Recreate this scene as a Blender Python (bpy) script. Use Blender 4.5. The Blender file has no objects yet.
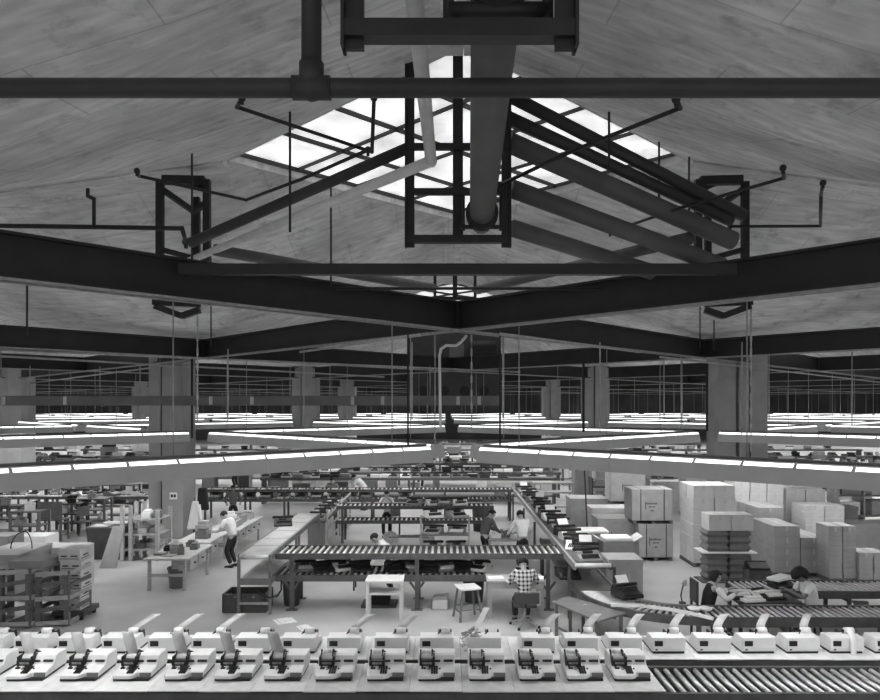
import bpy, bmesh, math, random
from mathutils import Vector, Matrix, Euler
random.seed(7)
rnd = random.Random(11)
SC = bpy.context.scene
COL = SC.collection
H, F, VX, VY = 4.6, 726.0, 446.0, 407.0
PI = math.pi
R = math.radians
ORD = ['first','second','third','fourth','fifth','sixth','seventh','eighth','ninth','tenth','eleventh','twelfth',
       'thirteenth','fourteenth','fifteenth','sixteenth','seventeenth','eighteenth','nineteenth','twentieth']
ORD += ['twenty-' + o for o in ORD[:9]] + ['thirtieth'] + ['thirty-' + o for o in ORD[:9]] + ['fortieth'] + ['forty-' + o for o in ORD[:9]]
# where a point of the photograph lies at a known height, or at a known distance
def at(px, py, z=0.0):
    Y = F*(H - z)/(py - VY)
    return ((px - VX)/F*Y, Y, z)
def ax(px, Y): return (px - VX)/F*Y
def az(py, Y): return H - (py - VY)/F*Y
def up(px, py, zr):
    Y = zr*F/(VY - py)
    return Vector(((px - VX)/F*Y, Y, H + zr))

# ---------------------------------------------------------------- materials
def mat(name, v, rough=.6, metal=0., var=.12, scale=6., bump=0., spec=.4, stretch=None, emit=0.):
    m = bpy.data.materials.new(name); m.use_nodes = True
    nt = m.node_tree; b = nt.nodes['Principled BSDF']
    tc = nt.nodes.new('ShaderNodeTexCoord'); mp = nt.nodes.new('ShaderNodeMapping')
    nz = nt.nodes.new('ShaderNodeTexNoise'); cr = nt.nodes.new('ShaderNodeMapRange')
    nt.links.new(tc.outputs['Object'], mp.inputs['Vector'])
    if stretch: mp.inputs['Scale'].default_value = stretch
    nt.links.new(mp.outputs['Vector'], nz.inputs['Vector'])
    nz.inputs['Scale'].default_value = scale; nz.inputs['Detail'].default_value = 5
    cr.inputs['From Min'].default_value = .3; cr.inputs['From Max'].default_value = .7
    cr.inputs['To Min'].default_value = v*(1 - var); cr.inputs['To Max'].default_value = min(1, v*(1 + var))
    nt.links.new(nz.outputs['Fac'], cr.inputs['Value'])
    nt.links.new(cr.outputs['Result'], b.inputs['Base Color'])
    b.inputs['Roughness'].default_value = rough; b.inputs['Metallic'].default_value = metal
    b.inputs['Specular IOR Level'].default_value = spec
    if bump:
        bp = nt.nodes.new('ShaderNodeBump'); bp.inputs['Strength'].default_value = bump
        bp.inputs['Distance'].default_value = .02
        nt.links.new(nz.outputs['Fac'], bp.inputs['Height']); nt.links.new(bp.outputs['Normal'], b.inputs['Normal'])
    if emit:
        b.inputs['Emission Color'].default_value = (1, 1, 1, 1); b.inputs['Emission Strength'].default_value = emit
    return m
def shuttered(name, v):                 # board-marked concrete with joints and stains
    m = mat(name, v, .9, 0, .24, .45, .1, .2)
    nt = m.node_tree; b = nt.nodes['Principled BSDF']
    src = b.inputs['Base Color'].links[0].from_socket
    tc = next(n for n in nt.nodes if n.type == 'TEX_COORD')
    br = nt.nodes.new('ShaderNodeTexBrick'); br.offset = .5
    br.inputs['Scale'].default_value = 1.0; br.inputs['Brick Width'].default_value = 2.6; br.inputs['Row Height'].default_value = 1.25
    br.inputs['Mortar Size'].default_value = .011; br.inputs['Mortar Smooth'].default_value = .4
    br.inputs['Color1'].default_value = (1, 1, 1, 1); br.inputs['Color2'].default_value = (.93, .93, .93, 1)
    br.inputs['Mortar'].default_value = (.72, .72, .72, 1)
    nt.links.new(tc.outputs['Object'], br.inputs['Vector'])
    mp = nt.nodes.new('ShaderNodeMapping'); mp.inputs['Scale'].default_value = (1.0, 5.0, 2)
    mp.inputs['Rotation'].default_value = (0, 0, .4)
    nz = nt.nodes.new('ShaderNodeTexNoise'); nz.inputs['Scale'].default_value = 1.6; nz.inputs['Detail'].default_value = 7
    nt.links.new(tc.outputs['Object'], mp.inputs['Vector']); nt.links.new(mp.outputs['Vector'], nz.inputs['Vector'])
    mr = nt.nodes.new('ShaderNodeMapRange'); mr.inputs['From Min'].default_value = .3; mr.inputs['From Max'].default_value = .7
    mr.inputs['To Min'].default_value = .76; mr.inputs['To Max'].default_value = 1.12
    nt.links.new(nz.outputs['Fac'], mr.inputs['Value'])
    a = nt.nodes.new('ShaderNodeMath'); a.operation = 'MULTIPLY'
    nt.links.new(src, a.inputs[0]); nt.links.new(mr.outputs['Result'], a.inputs[1])
    c = nt.nodes.new('ShaderNodeMath'); c.operation = 'MULTIPLY'
    nt.links.new(a.outputs[0], c.inputs[0]); nt.links.new(br.outputs['Color'], c.inputs[1])
    st = nt.nodes.new('ShaderNodeTexNoise'); st.inputs['Scale'].default_value = 2.1; st.inputs['Detail'].default_value = 9; st.inputs['Roughness'].default_value = .7
    nt.links.new(tc.outputs['Object'], st.inputs['Vector'])
    sr = nt.nodes.new('ShaderNodeMapRange'); sr.inputs['From Min'].default_value = .30; sr.inputs['From Max'].default_value = .46
    sr.inputs['To Min'].default_value = .62; sr.inputs['To Max'].default_value = 1.0
    nt.links.new(st.outputs['Fac'], sr.inputs['Value'])
    e = nt.nodes.new('ShaderNodeMath'); e.operation = 'MULTIPLY'
    nt.links.new(c.outputs[0], e.inputs[0]); nt.links.new(sr.outputs['Result'], e.inputs[1])
    nt.links.new(e.outputs[0], b.inputs['Base Color'])
    return m
def plaid():
    m = mat('plaid_cloth', .5, .9)
    nt = m.node_tree; b = nt.nodes['Principled BSDF']
    tc = next(n for n in nt.nodes if n.type == 'TEX_COORD')
    sp = nt.nodes.new('ShaderNodeSeparateXYZ'); nt.links.new(tc.outputs['Object'], sp.inputs[0])
    outs = []
    for ch in ('X', 'Z'):
        k = nt.nodes.new('ShaderNodeMath'); k.operation = 'PINGPONG'; k.inputs[1].default_value = .042
        nt.links.new(sp.outputs[ch], k.inputs[0])
        g = nt.nodes.new('ShaderNodeMath'); g.operation = 'GREATER_THAN'; g.inputs[1].default_value = .023
        nt.links.new(k.outputs[0], g.inputs[0]); outs.append(g)
    s = nt.nodes.new('ShaderNodeMath'); s.operation = 'ADD'
    nt.links.new(outs[0].outputs[0], s.inputs[0]); nt.links.new(outs[1].outputs[0], s.inputs[1])
    mr = nt.nodes.new('ShaderNodeMapRange'); mr.inputs['From Max'].default_value = 2
    mr.inputs['To Min'].default_value = .65; mr.inputs['To Max'].default_value = .015
    nt.links.new(s.outputs[0], mr.inputs['Value']); nt.links.new(mr.outputs['Result'], b.inputs['Base Color'])
    return m
def lit(name, strength, base=.8):
    m = bpy.data.materials.new(name); m.use_nodes = True
    nt = m.node_tree; b = nt.nodes['Principled BSDF']
    b.inputs['Base Color'].default_value = (base, base, base, 1)
    b.inputs['Emission Color'].default_value = (1, 1, 1, 1); b.inputs['Emission Strength'].default_value = strength
    return m
def glass_lit():
    m = lit('wired_glass', .9)
    nt = m.node_tree; b = nt.nodes['Principled BSDF']; b.inputs['Roughness'].default_value = .35
    nz = nt.nodes.new('ShaderNodeTexNoise'); nz.inputs['Scale'].default_value = 1.3; nz.inputs['Detail'].default_value = 8
    tc = nt.nodes.new('ShaderNodeTexCoord'); nt.links.new(tc.outputs['Object'], nz.inputs['Vector'])
    mr = nt.nodes.new('ShaderNodeMapRange'); mr.inputs['From Min'].default_value = .3; mr.inputs['From Max'].default_value = .7
    mr.inputs['To Min'].default_value = .48; mr.inputs['To Max'].default_value = 1.08
    nt.links.new(nz.outputs['Fac'], mr.inputs['Value']); nt.links.new(mr.outputs['Result'], b.inputs['Emission Strength'])
    return m
M = dict(
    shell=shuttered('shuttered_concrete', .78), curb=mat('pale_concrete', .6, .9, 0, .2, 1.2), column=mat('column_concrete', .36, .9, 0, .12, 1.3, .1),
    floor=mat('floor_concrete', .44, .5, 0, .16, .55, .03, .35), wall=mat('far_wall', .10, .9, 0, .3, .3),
    beam=mat('painted_beam', .027, .5, 0, .15, 2), iron=mat('black_iron', .024, .5, 0, .2, 6), pipe=mat('dark_pipe', .048, .5, 0, .15, 3),
    duct=mat('grey_duct', .125, .55, 0, .15, 2), whitepipe=mat('white_pipe_lagging', .72, .6, 0, .08, 5), lightsteel=mat('galvanised_steel', .4, .35, .3, .2, 8),
    trough=mat('enamelled_reflector', .56, .45, 0, .06, 2), slot=lit('fluorescent_slot', 2.2), lamp=lit('fluorescent_tubes', 16.), glass=glass_lit(),
    white=mat('ivory_casing', .82, .4, 0, .04, 9), grey=mat('grey_casing', .32, .45, 0, .08, 9), midgrey=mat('mid_grey_casing', .17, .45, 0, .1, 9), black=mat('black_plastic', .018, .45, 0, .2, 20),
    paper=mat('white_paper', .84, .85, 0, .05, 14), board=mat('pale_board', .72, .75, 0, .12, 5), card=mat('brown_cardboard', .38, .85, 0, .1, 4), cardpale=mat('pale_cardboard', .58, .85, 0, .08, 4),
    carddark=mat('dark_cardboard', .26, .85, 0, .1, 4), tape=mat('parcel_tape', .5, .5, 0, .1, 9), strap=mat('steel_strapping', .05, .5, .3, .2, 9), ink=mat('printing_ink', .05, .9, 0, .3, 30),  # carddark is an evenly darker cardboard
    wood=mat('bare_wood', .40, .75, 0, .2, 5, 0, .3, (1, 1, 9)), palewood=mat('pale_wood_top', .52, .65, 0, .16, 3, 0, .3, (1, 6, 1)), oldwood=mat('weathered_wood', .15, .85, 0, .3, 6, .1, .2, (1, 1, 7)),
    rail=mat('conveyor_rail', .10, .5, .2, .2, 6), frame=mat('painted_frame', .16, .55, 0, .15, 5), roller=mat('steel_roller', .62, .34, .55, .12, 10), belt=mat('conveyor_belt', .44, .7, 0, .15, 2.5),
    darkbelt=mat('dark_belt', .15, .6, 0, .15, 3), cabinet=mat('grey_steel_cabinet', .13, .5, 0, .1, 5), bin=mat('dark_bin', .07, .6, 0, .2, 6), rubber=mat('rubber', .02, .8),
    skin=mat('skin', .42, .6, 0, .06, 12), skindark=mat('darker_skin', .2, .6, 0, .06, 12), hair=mat('black_hair', .012, .7, 0, .4, 40), shirt=mat('white_cotton', .86, .9, 0, .06, 7), sweater=mat('grey_wool', .12, .95, 0, .2, 40),
    dark=mat('dark_cloth', .03, .95, 0, .3, 20), denim=mat('grey_cloth', .09, .95, 0, .2, 20), midcloth=mat('mid_grey_cloth', .25, .95, 0, .2, 20), shoe=mat('black_leather', .02, .4), plaid=plaid(), vinyl=mat('chair_vinyl', .06, .5, 0, .1, 9),
    tissue=mat('thin_paper', .5, .8, 0, .12, 9), clip=mat('mechanism_steel', .3, .35, .6, .4, 60),
)

# ---------------------------------------------------------------- mesh building
class MB:
    def __init__(s): s.v, s.f, s.sm, s.mi = [], [], [], []; s.cur = 0
    def add(s, vs, fs, smooth=False):
        o = len(s.v); s.v += [tuple(v) for v in vs]
        for f in fs: s.f.append(tuple(i + o for i in f)); s.sm.append(smooth); s.mi.append(s.cur)
        return s
    def m(s, i): s.cur = i; return s
    def box(s, x0, x1, y0, y1, z0, z1, T=None):
        vs = [Vector(p) for p in ((x0,y0,z0),(x1,y0,z0),(x1,y1,z0),(x0,y1,z0),(x0,y0,z1),(x1,y0,z1),(x1,y1,z1),(x0,y1,z1))]
        if T: vs = [T @ v for v in vs]
        return s.add(vs, [(0,3,2,1),(4,5,6,7),(0,1,5,4),(1,2,6,5),(2,3,7,6),(3,0,4,7)])
    def cb(s, cx, cy, z0, sx, sy, sz, rz=0):
        if rz: return s.box(-sx/2, sx/2, -sy/2, sy/2, 0, sz, Matrix.Translation((cx, cy, z0)) @ Matrix.Rotation(rz, 4, 'Z'))
        return s.box(cx - sx/2, cx + sx/2, cy - sy/2, cy + sy/2, z0, z0 + sz)
    def bar(s, p, q, w, h=None):                      # square bar from p to q
        p, q = Vector(p), Vector(q); d = q - p; h = h or w
        L = d.length; d.normalize()
        upv = Vector((0,0,1)) if abs(d.z) < .95 else Vector((0,1,0))
        a = d.cross(upv).normalized(); b = a.cross(d).normalized()
        vs = []
        for c in (p, q):
            for (i, j) in ((-1,-1),(1,-1),(1,1),(-1,1)): vs.append(c + a*i*w/2 + b*j*h/2)
        return s.add(vs, [(0,1,2,3),(7,6,5,4),(0,4,5,1),(1,5,6,2),(2,6,7,3),(3,7,4,0)])
    def cyl(s, p, q, r, n=10, r2=None, caps=True):
        p, q = Vector(p), Vector(q); d = (q - p).normalized(); r2 = r if r2 is None else r2
        upv = Vector((0,0,1)) if abs(d.z) < .95 else Vector((1,0,0))
        a = d.cross(upv).normalized(); b = d.cross(a).normalized()
        vs = []
        for c, rr in ((p, r), (q, r2)):
            for k in range(n): t = 2*PI*k/n; vs.append(c + (a*math.cos(t) + b*math.sin(t))*rr)
        o = len(s.v)
        s.add(vs, [(k, (k+1) % n, n + (k+1) % n, n + k) for k in range(n)], True)
        if caps:
            s.f.append(tuple(o + k for k in reversed(range(n)))); s.f.append(tuple(o + n + k for k in range(n)))
            s.sm += [False, False]; s.mi += [s.cur, s.cur]
        return s
    def ball(s, c, r, n=8, m=6, sq=(1,1,1)):
        vs, fs = [], []
        for i in range(m + 1):
            t = PI*i/m
            for k in range(n):
                u = 2*PI*k/n; vs.append((c[0] + r*sq[0]*math.sin(t)*math.cos(u), c[1] + r*sq[1]*math.sin(t)*math.sin(u), c[2] + r*sq[2]*math.cos(t)))
        for i in range(m):
            for k in range(n): fs.append((i*n + k, (i+1)*n + k, (i+1)*n + (k+1) % n, i*n + (k+1) % n))
        return s.add(vs, fs, True)
    def tube(s, pts, r, n=8):
        pts = [Vector(p) for p in pts]
        for a, b in zip(pts, pts[1:]): s.cyl(a, b, r, n)
        for p in pts[1:-1]: s.ball(p, r*1.12, n, 6)
        return s
    def prism(s, prof, x0, x1):                        # profile in (y, z), swept along x
        n = len(prof)
        vs = [(x0, y, z) for y, z in prof] + [(x1, y, z) for y, z in prof]
        return s.add(vs, [tuple(reversed(range(n))), tuple(range(n, 2*n))] + [(k, (k+1) % n, n + (k+1) % n, n + k) for k in range(n)])
    def poly(s, pts, z0, z1):                          # plan outline, extruded upward
        n = len(pts)
        vs = [(x, y, z0) for x, y in pts] + [(x, y, z1) for x, y in pts]
        return s.add(vs, [tuple(reversed(range(n))), tuple(range(n, 2*n))] + [(k, (k+1) % n, n + (k+1) % n, n + k) for k in range(n)])
    def lathe(s, c, prof, n=14):
        vs, fs = [], []
        for r, z in prof:
            for k in range(n): t = 2*PI*k/n; vs.append((c[0] + r*math.cos(t), c[1] + r*math.sin(t), c[2] + z))
        for i in range(len(prof) - 1):
            for k in range(n): fs.append((i*n + k, i*n + (k+1) % n, (i+1)*n + (k+1) % n, (i+1)*n + k))
        return s.add(vs, fs, True)
    def mesh(s, name, mats):
        me = bpy.data.meshes.new(name); me.from_pydata(s.v, [], s.f)
        for m_ in mats: me.materials.append(m_)
        bm = bmesh.new(); bm.from_mesh(me); bmesh.ops.recalc_face_normals(bm, faces=bm.faces); bm.to_mesh(me); bm.free()
        me.polygons.foreach_set('use_smooth', s.sm); me.polygons.foreach_set('material_index', s.mi)
        me.update(); return me
    def build(s, name, mats, parent=None, bevel=0, loc=None, rz=0):
        if not isinstance(mats, (list, tuple)): mats = [mats]
        mats = [M[x] if isinstance(x, str) else x for x in mats]
        o = bpy.data.objects.new(name, s.mesh(name, mats)); COL.objects.link(o)
        if parent: o.parent = parent
        if loc: o.location = loc
        if rz: o.rotation_euler.z = rz
        if bevel:
            b = o.modifiers.new('bevel', 'BEVEL'); b.width = bevel; b.segments = 2; b.limit_method = 'ANGLE'; b.angle_limit = R(40)
        return o
def tag(o, label, cat, group=None, kind=None):
    if label: o['label'] = label
    if cat: o['category'] = cat
    if group: o['group'] = group
    if kind: o['kind'] = kind
    return o
def thing(name, label, cat, loc=(0,0,0), rz=0, group=None):
    o = bpy.data.objects.new(name, None); COL.objects.link(o)
    o.empty_display_size = .1
    o.location = loc; o.rotation_euler = (0, 0, rz)
    return tag(o, label, cat, group)
def struct(o):
    o['kind'] = 'structure'; return o
KIDS = {}
def kids(o): return [c for c in bpy.data.objects if c.parent == o]
_cache = {}
def dup(root, loc, rz=0, label=None, group=None, skip=(), cat=None):
    if root.name not in _cache: _cache[root.name] = [(k, kids(k)) for k in kids(root)]
    r = root.copy(); COL.objects.link(r); r.location = loc; r.rotation_euler = (0, 0, rz)
    if label: r['label'] = label
    if group: r['group'] = group
    elif 'group' in r: del r['group']
    if cat: r['category'] = cat
    for k, gs in _cache[root.name]:
        if k.name.split('.')[0] in skip: continue
        c = k.copy(); COL.objects.link(c); c.parent = r
        for g in gs:
            d = g.copy(); COL.objects.link(d); d.parent = c
    return r
def drop(root):                                        # take a pattern piece away again
    for k in kids(root):
        for g in kids(k): bpy.data.objects.remove(g)
        bpy.data.objects.remove(k)
    bpy.data.objects.remove(root)
def one(name, mb, mats, label, cat, group=None, bevel=0, loc=None, rz=0):
    return tag(mb.build(name, mats, None, bevel, loc, rz), label, cat, group)

# ---------------------------------------------------------------- camera, world, view
cd = bpy.data.cameras.new('camera'); cam = bpy.data.objects.new('camera', cd); COL.objects.link(cam)
cd.sensor_width = 36; cd.lens = 36*F/880; cd.clip_end = 400; cd.clip_start = .05
cam.location = (0, 0, H); cam.rotation_euler = (R(90), 0, 0)
cd.shift_y = (VY - 350)/880; cd.shift_x = -(VX - 440)/880
SC.camera = cam
w = bpy.data.worlds.new('world'); SC.world = w; w.use_nodes = True
w.node_tree.nodes['Background'].inputs['Color'].default_value = (1, 1, 1, 1)
w.node_tree.nodes['Background'].inputs['Strength'].default_value = .62
SC.view_settings.view_transform = 'Standard'; SC.view_settings.look = 'None'
SC.view_settings.exposure = 0; SC.view_settings.gamma = 1; SC.view_settings.use_curve_mapping = False
SC.cycles.use_denoising = True; SC.cycles.max_bounces = 6; SC.cycles.diffuse_bounces = 4
SC.cycles.sample_clamp_indirect = 6

# ---------------------------------------------------------------- the hall
D, X0 = 14.6, .24
A, S = 9.28, 4.6                                       # half spacing of the shells, half diagonal of a skylight
ZC, ZM, ZK = H + 4.97, H + 4.32, H + 2.35                # rim corner, rim middle, column head
struct(MB().box(-80, 80, -8, 105, -.2, 0).build('floor', 'floor'))
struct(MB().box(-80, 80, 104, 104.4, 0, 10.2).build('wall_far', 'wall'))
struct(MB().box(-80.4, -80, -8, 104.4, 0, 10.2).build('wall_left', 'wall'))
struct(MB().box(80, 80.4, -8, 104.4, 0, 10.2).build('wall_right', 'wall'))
def shell_mb():
    mb = MB(); e = A - S; k = 2.9
    def rot(p, q): c, s_ = [(1,0),(0,1),(-1,0),(0,-1)][q]; return (p[0]*c - p[1]*s_, p[0]*s_ + p[1]*c, p[2])
    for q in range(4):
        f = lambda *p: rot(p, q)
        Cm, Cp = f(-k, k, ZK), f(k, k, ZK)
        Am, Mm, Bp = f(-e, A, ZC), f(0, A, ZM), f(e, A, ZC)
        mb.add([Cm, Am, Mm], [(0,1,2)]); mb.add([Cm, Mm, Cp], [(0,1,2)]); mb.add([Cp, Mm, Bp], [(0,1,2)])
        mb.add([Cp, Bp, f(A, e, ZC)], [(0,1,2)])
        nx = f(A, e, ZC)                                   # downstand edge along the rim
        for p_, q_ in ((Am, Mm), (Mm, Bp)):
            p_, q_ = Vector(p_), Vector(q_); n_ = (p_ + q_); n_.z = 0; n_ = n_.normalized()*.16
            mb.bar(p_ - n_ - Vector((0,0,.07)), q_ - n_ - Vector((0,0,.07)), .3, .16)
        t = ZC + .45  # unseen flat cover over the shell, added to block light
        mb.add([Am, Mm, Bp, f(e, A, t), f(-e, A, t)], [(0,1,2,3,4)])
        mb.add([Bp, f(A, e, ZC), f(A, e, t), f(e, A, t)], [(0,1,2,3)])
        mb.add([f(0, 0, t), f(-e, A, t), f(e, A, t)], [(0,1,2)]); mb.add([f(0, 0, t), f(e, A, t), f(A, e, t)], [(0,1,2)])
        b = .6
        mb.add([Cm, Cp, f(b, b, ZK - .15), f(-b, b, ZK - .15)], [(0,1,2,3)])
    return mb
sh_me = None
cols = []
for mrow in range(0, 6):
    Y = D - A + 2*A*mrow
    for k in range(-5, 5):
        X = X0 + A*(2*k + 1)
        if abs(X) - A > .66*(Y + A): continue
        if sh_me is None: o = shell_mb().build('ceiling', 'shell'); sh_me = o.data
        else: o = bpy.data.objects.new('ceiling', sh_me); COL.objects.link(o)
        o.location = (X, Y, 0); struct(o)
        if Y > 15 and abs(X) < .66*Y: cols.append((X, Y, k, mrow))
# skylights: a lit diamond of wired glass in a frame, on a concrete curb
def skylight_parts(parent):
    z0 = ZC; zt = ZC + .18
    c = MB(); P4 = [(S,0),(0,S),(-S,0),(0,-S)]
    for i in range(4):
        a, b = Vector(P4[i]), Vector(P4[(i+1) % 4])
        c.add([(a.x,a.y,z0-.02),(b.x,b.y,z0-.02),(b.x,b.y,zt),(a.x,a.y,zt),(a.x*1.05,a.y*1.05,z0-.02),(b.x*1.05,b.y*1.05,z0-.02),(b.x*1.05,b.y*1.05,zt),(a.x*1.05,a.y*1.05,zt)],
              [(0,1,2,3),(4,5,6,7),(0,1,5,4),(3,2,6,7)])
    c.build('curb', 'curb', parent)
    n = 4
    f = MB()
    u, v = Vector((S,S,0))/n, Vector((-S,S,0))/n; o0 = Vector((0,-S,zt))
    for i in range(n + 1):
        wd = .07 if i in (0, n) else .04
        f.bar(o0 + u*i, o0 + u*i + v*n, wd, .07); f.bar(o0 + v*i, o0 + v*i + u*n, wd, .1)
    f.build('frame', 'iron', parent)
    for i in range(n):
        for j in range(n):
            p = o0 + u*i + v*j + Vector((0,0,.03))
            MB().add([p, p+u, p+u+v, p+v, p+Vector((0,0,.02)), p+u+Vector((0,0,.02)), p+u+v+Vector((0,0,.02)), p+v+Vector((0,0,.02))],
                     [(0,1,2,3),(7,6,5,4),(0,1,5,4),(1,2,6,5),(2,3,7,6),(3,0,4,7)]).build('pane', 'glass', parent)
sky0 = bpy.data.objects.new('window_1', None); COL.objects.link(sky0); sky0.location = (X0, D, 0); struct(sky0)
skylight_parts(sky0)
glass_all = MB(); frame_all = MB(); nw = 2
sk_me = None
for mrow in range(0, 5):
    for k in range(-4, 5):
        X, Y = X0 + 2*A*k, D + 2*A*mrow
        if (k == 0 and mrow == 0) or abs(X) > .66*Y + S: continue
        if sk_me is None:
            g = MB(); g.poly([(S,0),(0,S),(-S,0),(0,-S)], ZC + .45, ZC + .47)
            fm = MB()
            for i in range(4):
                u, v = Vector((S,S,0))/3, Vector((-S,S,0))/3; o0 = Vector((0,-S,ZC+.42))
                fm.bar(o0 + u*i, o0 + u*i + v*3, .08, .1); fm.bar(o0 + v*i, o0 + v*i + u*3, .08, .1)
            sk_me = (g.mesh('glass', [M['glass']]), fm.mesh('frame', [M['iron']]))
        r = bpy.data.objects.new('window_%d' % nw, sk_me[0]); COL.objects.link(r); r.location = (X, Y, 0); struct(r); nw += 1
        q = bpy.data.objects.new('frame', sk_me[1]); COL.objects.link(q); q.parent = r
# columns
def column(X, Y, wdt, label, dep=1.3):
    t = thing('column', label, 'column', (X, Y, 0))
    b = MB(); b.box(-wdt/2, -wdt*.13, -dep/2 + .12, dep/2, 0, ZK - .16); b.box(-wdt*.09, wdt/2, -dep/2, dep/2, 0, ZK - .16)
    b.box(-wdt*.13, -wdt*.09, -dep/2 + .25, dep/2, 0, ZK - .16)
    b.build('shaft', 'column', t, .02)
    return t
# ---------------------------------------------------------------- columns
cL = column(ax(172, 26.0), 26.0, 1.25, 'concrete column on the left with a white notice and a hanging coat')
MB().box(-.02, .02, -.64, -.60, .3, 6.0).build('conduit', 'iron', cL).location.x = -.128
n_ = thing('notice', 'small white printed notice fixed to the left concrete column', 'sign', (cL.location.x + .3, 26 - .66, az(496, 25.3)))
MB().box(-.13, .13, -.012, 0, -.12, .12).build('sheet', 'paper', n_)
MB().box(-.09, -.01, -.016, -.012, -.05, .05).build('print', 'ink', n_); MB().box(.01, .09, -.016, -.012, -.05, .05).build('print', 'ink', n_)
cR = column(ax(736.5, 26.0), 26.0, 1.68, 'broad concrete column on the right rising behind the stacked cartons')
MB().cyl((.2,-.7,.2),(.2,-.7,6), .025, 8).build('conduit', 'iron', cR)
EXP = {}
far_c = [(X0 + 7.8*(2*k + 1), D + 8.2*(2*mr - 1)) for X, Y, k, mr in cols if not (Y < 26 and abs(X) < 12)]
far_c.sort(key=lambda p: (p[1], p[0]))
rowi = {}
for X, Y in far_c:
    if Y > 70: continue
    rowi.setdefault(round(Y), []).append((X, Y))
wds = {0:'the row of columns nearest the camera', 1:'the second row of columns', 2:'the third row of columns', 3:'the fourth row of columns'}
for yk in sorted(rowi):
    for i, (X, Y) in enumerate(rowi[yk]):
        if abs(X) > .6*Y: continue
        ri = round((Y - D - 8.2)/16.4)
        side = 'left of centre' if X < 0 else 'right of centre'
        rank = ORD[int(abs(X - X0)//15.6)]
        column(X, Y, 1.3, 'grey concrete column, %s %s in %s' % (rank, side, wds[ri]))

# ---------------------------------------------------------------- ceiling lattice: steel beams and the trough lights below
BX, BY = 7.8, 8.2
ZB = H + 1.55; HB = .56
def node(i, j): return Vector((X0 + i*BX, D + j*BY, 0))
def seg_visible(a, b, lim=.63):
    for t in (0, .15, .3, .5, .7, .85, 1):
        p = a.lerp(b, t)
        if p.y > 2 and -.63*p.y < p.x < .62*p.y: return True
    return False
SL = math.hypot(BX, BY)
def beam_mb():
    b = MB(); L = SL/2 - .02
    b.m(1).box(-L, L, -.13, -.09, -.03, -.0).box(-L, L, .06, .1, -.04, 0).m(0).box(-L, L, -.125, .125, 0, .035); b.box(-L, L, -.125, .125, HB - .035, HB); b.box(-L, L, -.012, .012, .035, HB - .035)
    for x in (-L + .05, L - .05): b.box(x - .02, x + .02, -.12, .12, .035, HB - .035)
    return b
beam_me = beam_mb().mesh('steel_beam', [M['beam'], M['lightsteel']])
def lamp_parts(t, near, n=14):
    L = SL/2 - .62
    h = MB()
    prof = [(-.24,0),(-.19,.2),(-.10,.262),(.10,.262),(.19,.2),(.24,0),(.22,0),(0,.17),(-.22,0)]
    for sgn in (-1, 1):                                    # two reflector wings, lid, end caps
        h.add([(-L,sgn*.24,0),(L,sgn*.24,0),(L,sgn*.2,.235),(-L,sgn*.2,.235),(-L,sgn*.228,0),(L,sgn*.228,0),(L,sgn*.188,.235),(-L,sgn*.188,.235)],
              [(0,1,2,3),(5,4,7,6),(0,4,5,1),(3,2,6,7)])
    def cap(x0, x1, e=0):
        h.add([(x0,-.24-e,0),(x1,-.24-e,0),(x1,.24+e,0),(x0,.24+e,0),(x0,-.2-e,.236),(x1,-.2-e,.236),(x1,.2+e,.236),(x0,.2+e,.236)],
              [(0,3,2,1),(4,5,6,7),(0,1,5,4),(1,2,6,5),(2,3,7,6),(3,0,4,7)])
        h.add([(x0,-.2-e,.236),(x1,-.2-e,.236),(x1,.2+e,.236),(x0,.2+e,.236),(x0,-.15,.285),(x1,-.15,.285),(x1,.15,.285),(x0,.15,.285)],
              [(4,5,6,7),(0,1,5,4),(1,2,6,5),(2,3,7,6),(3,0,4,7)])
    cap(-L, -L + .02); cap(L - .02, L)
    h.box(-L, L, -.15, .15, .285, .30)
    if near:
        for k in range(1, n): x = -L + 2*L*k/n; cap(x - .022, x + .022, .004)
    return h, L
def slot_mb(x0, x1):
    s = MB()
    for sg in (-1, 1):
        s.add([(x0,sg*.199,.236),(x1,sg*.199,.236),(x1,sg*.152,.284),(x0,sg*.152,.284),(x0,sg*.185,.236),(x1,sg*.185,.236),(x1,sg*.14,.284),(x0,sg*.14,.284)],
              [(0,1,2,3),(4,5,6,7),(0,1,5,4),(1,2,6,5),(2,3,7,6),(3,0,4,7)])
    return s
hN, LN = lamp_parts(None, True); house_near = hN.mesh('reflector', [M['trough']])
hF, _ = lamp_parts(None, False); house_far = hF.mesh('reflector', [M['trough']])
NS = 14
slot_me = slot_mb(-LN/NS + .035, LN/NS - .035).mesh('light_slot', [M['slot']])
slot_long = slot_mb(-LN + .05, LN - .05).mesh('light_slot', [M['slot']])
dif_me = MB().box(-LN + .03, LN - .03, -.17, .17, .06, .075).mesh('tube_bank', [M['lamp']])
race_me = MB().box(-LN, LN, -.05, .05, .30, .34).mesh('raceway', [M['midgrey']])
rod_mb = MB()
ZL = H - 1.06
rod_me = MB().cyl((0,0,.3), (0,0,ZB - ZL), .011, 5).mesh('hanger_rod', [M['lightsteel']])
def link(me, name, parent, loc=(0,0,0)):
    o = bpy.data.objects.new(name, me); COL.objects.link(o)
    o.parent = parent; o.location = loc; return o
COLS = [(cL.location.x, cL.location.y), (cR.location.x, cR.location.y)] + [(X, Y) for X, Y in far_c if Y < 70]
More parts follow.
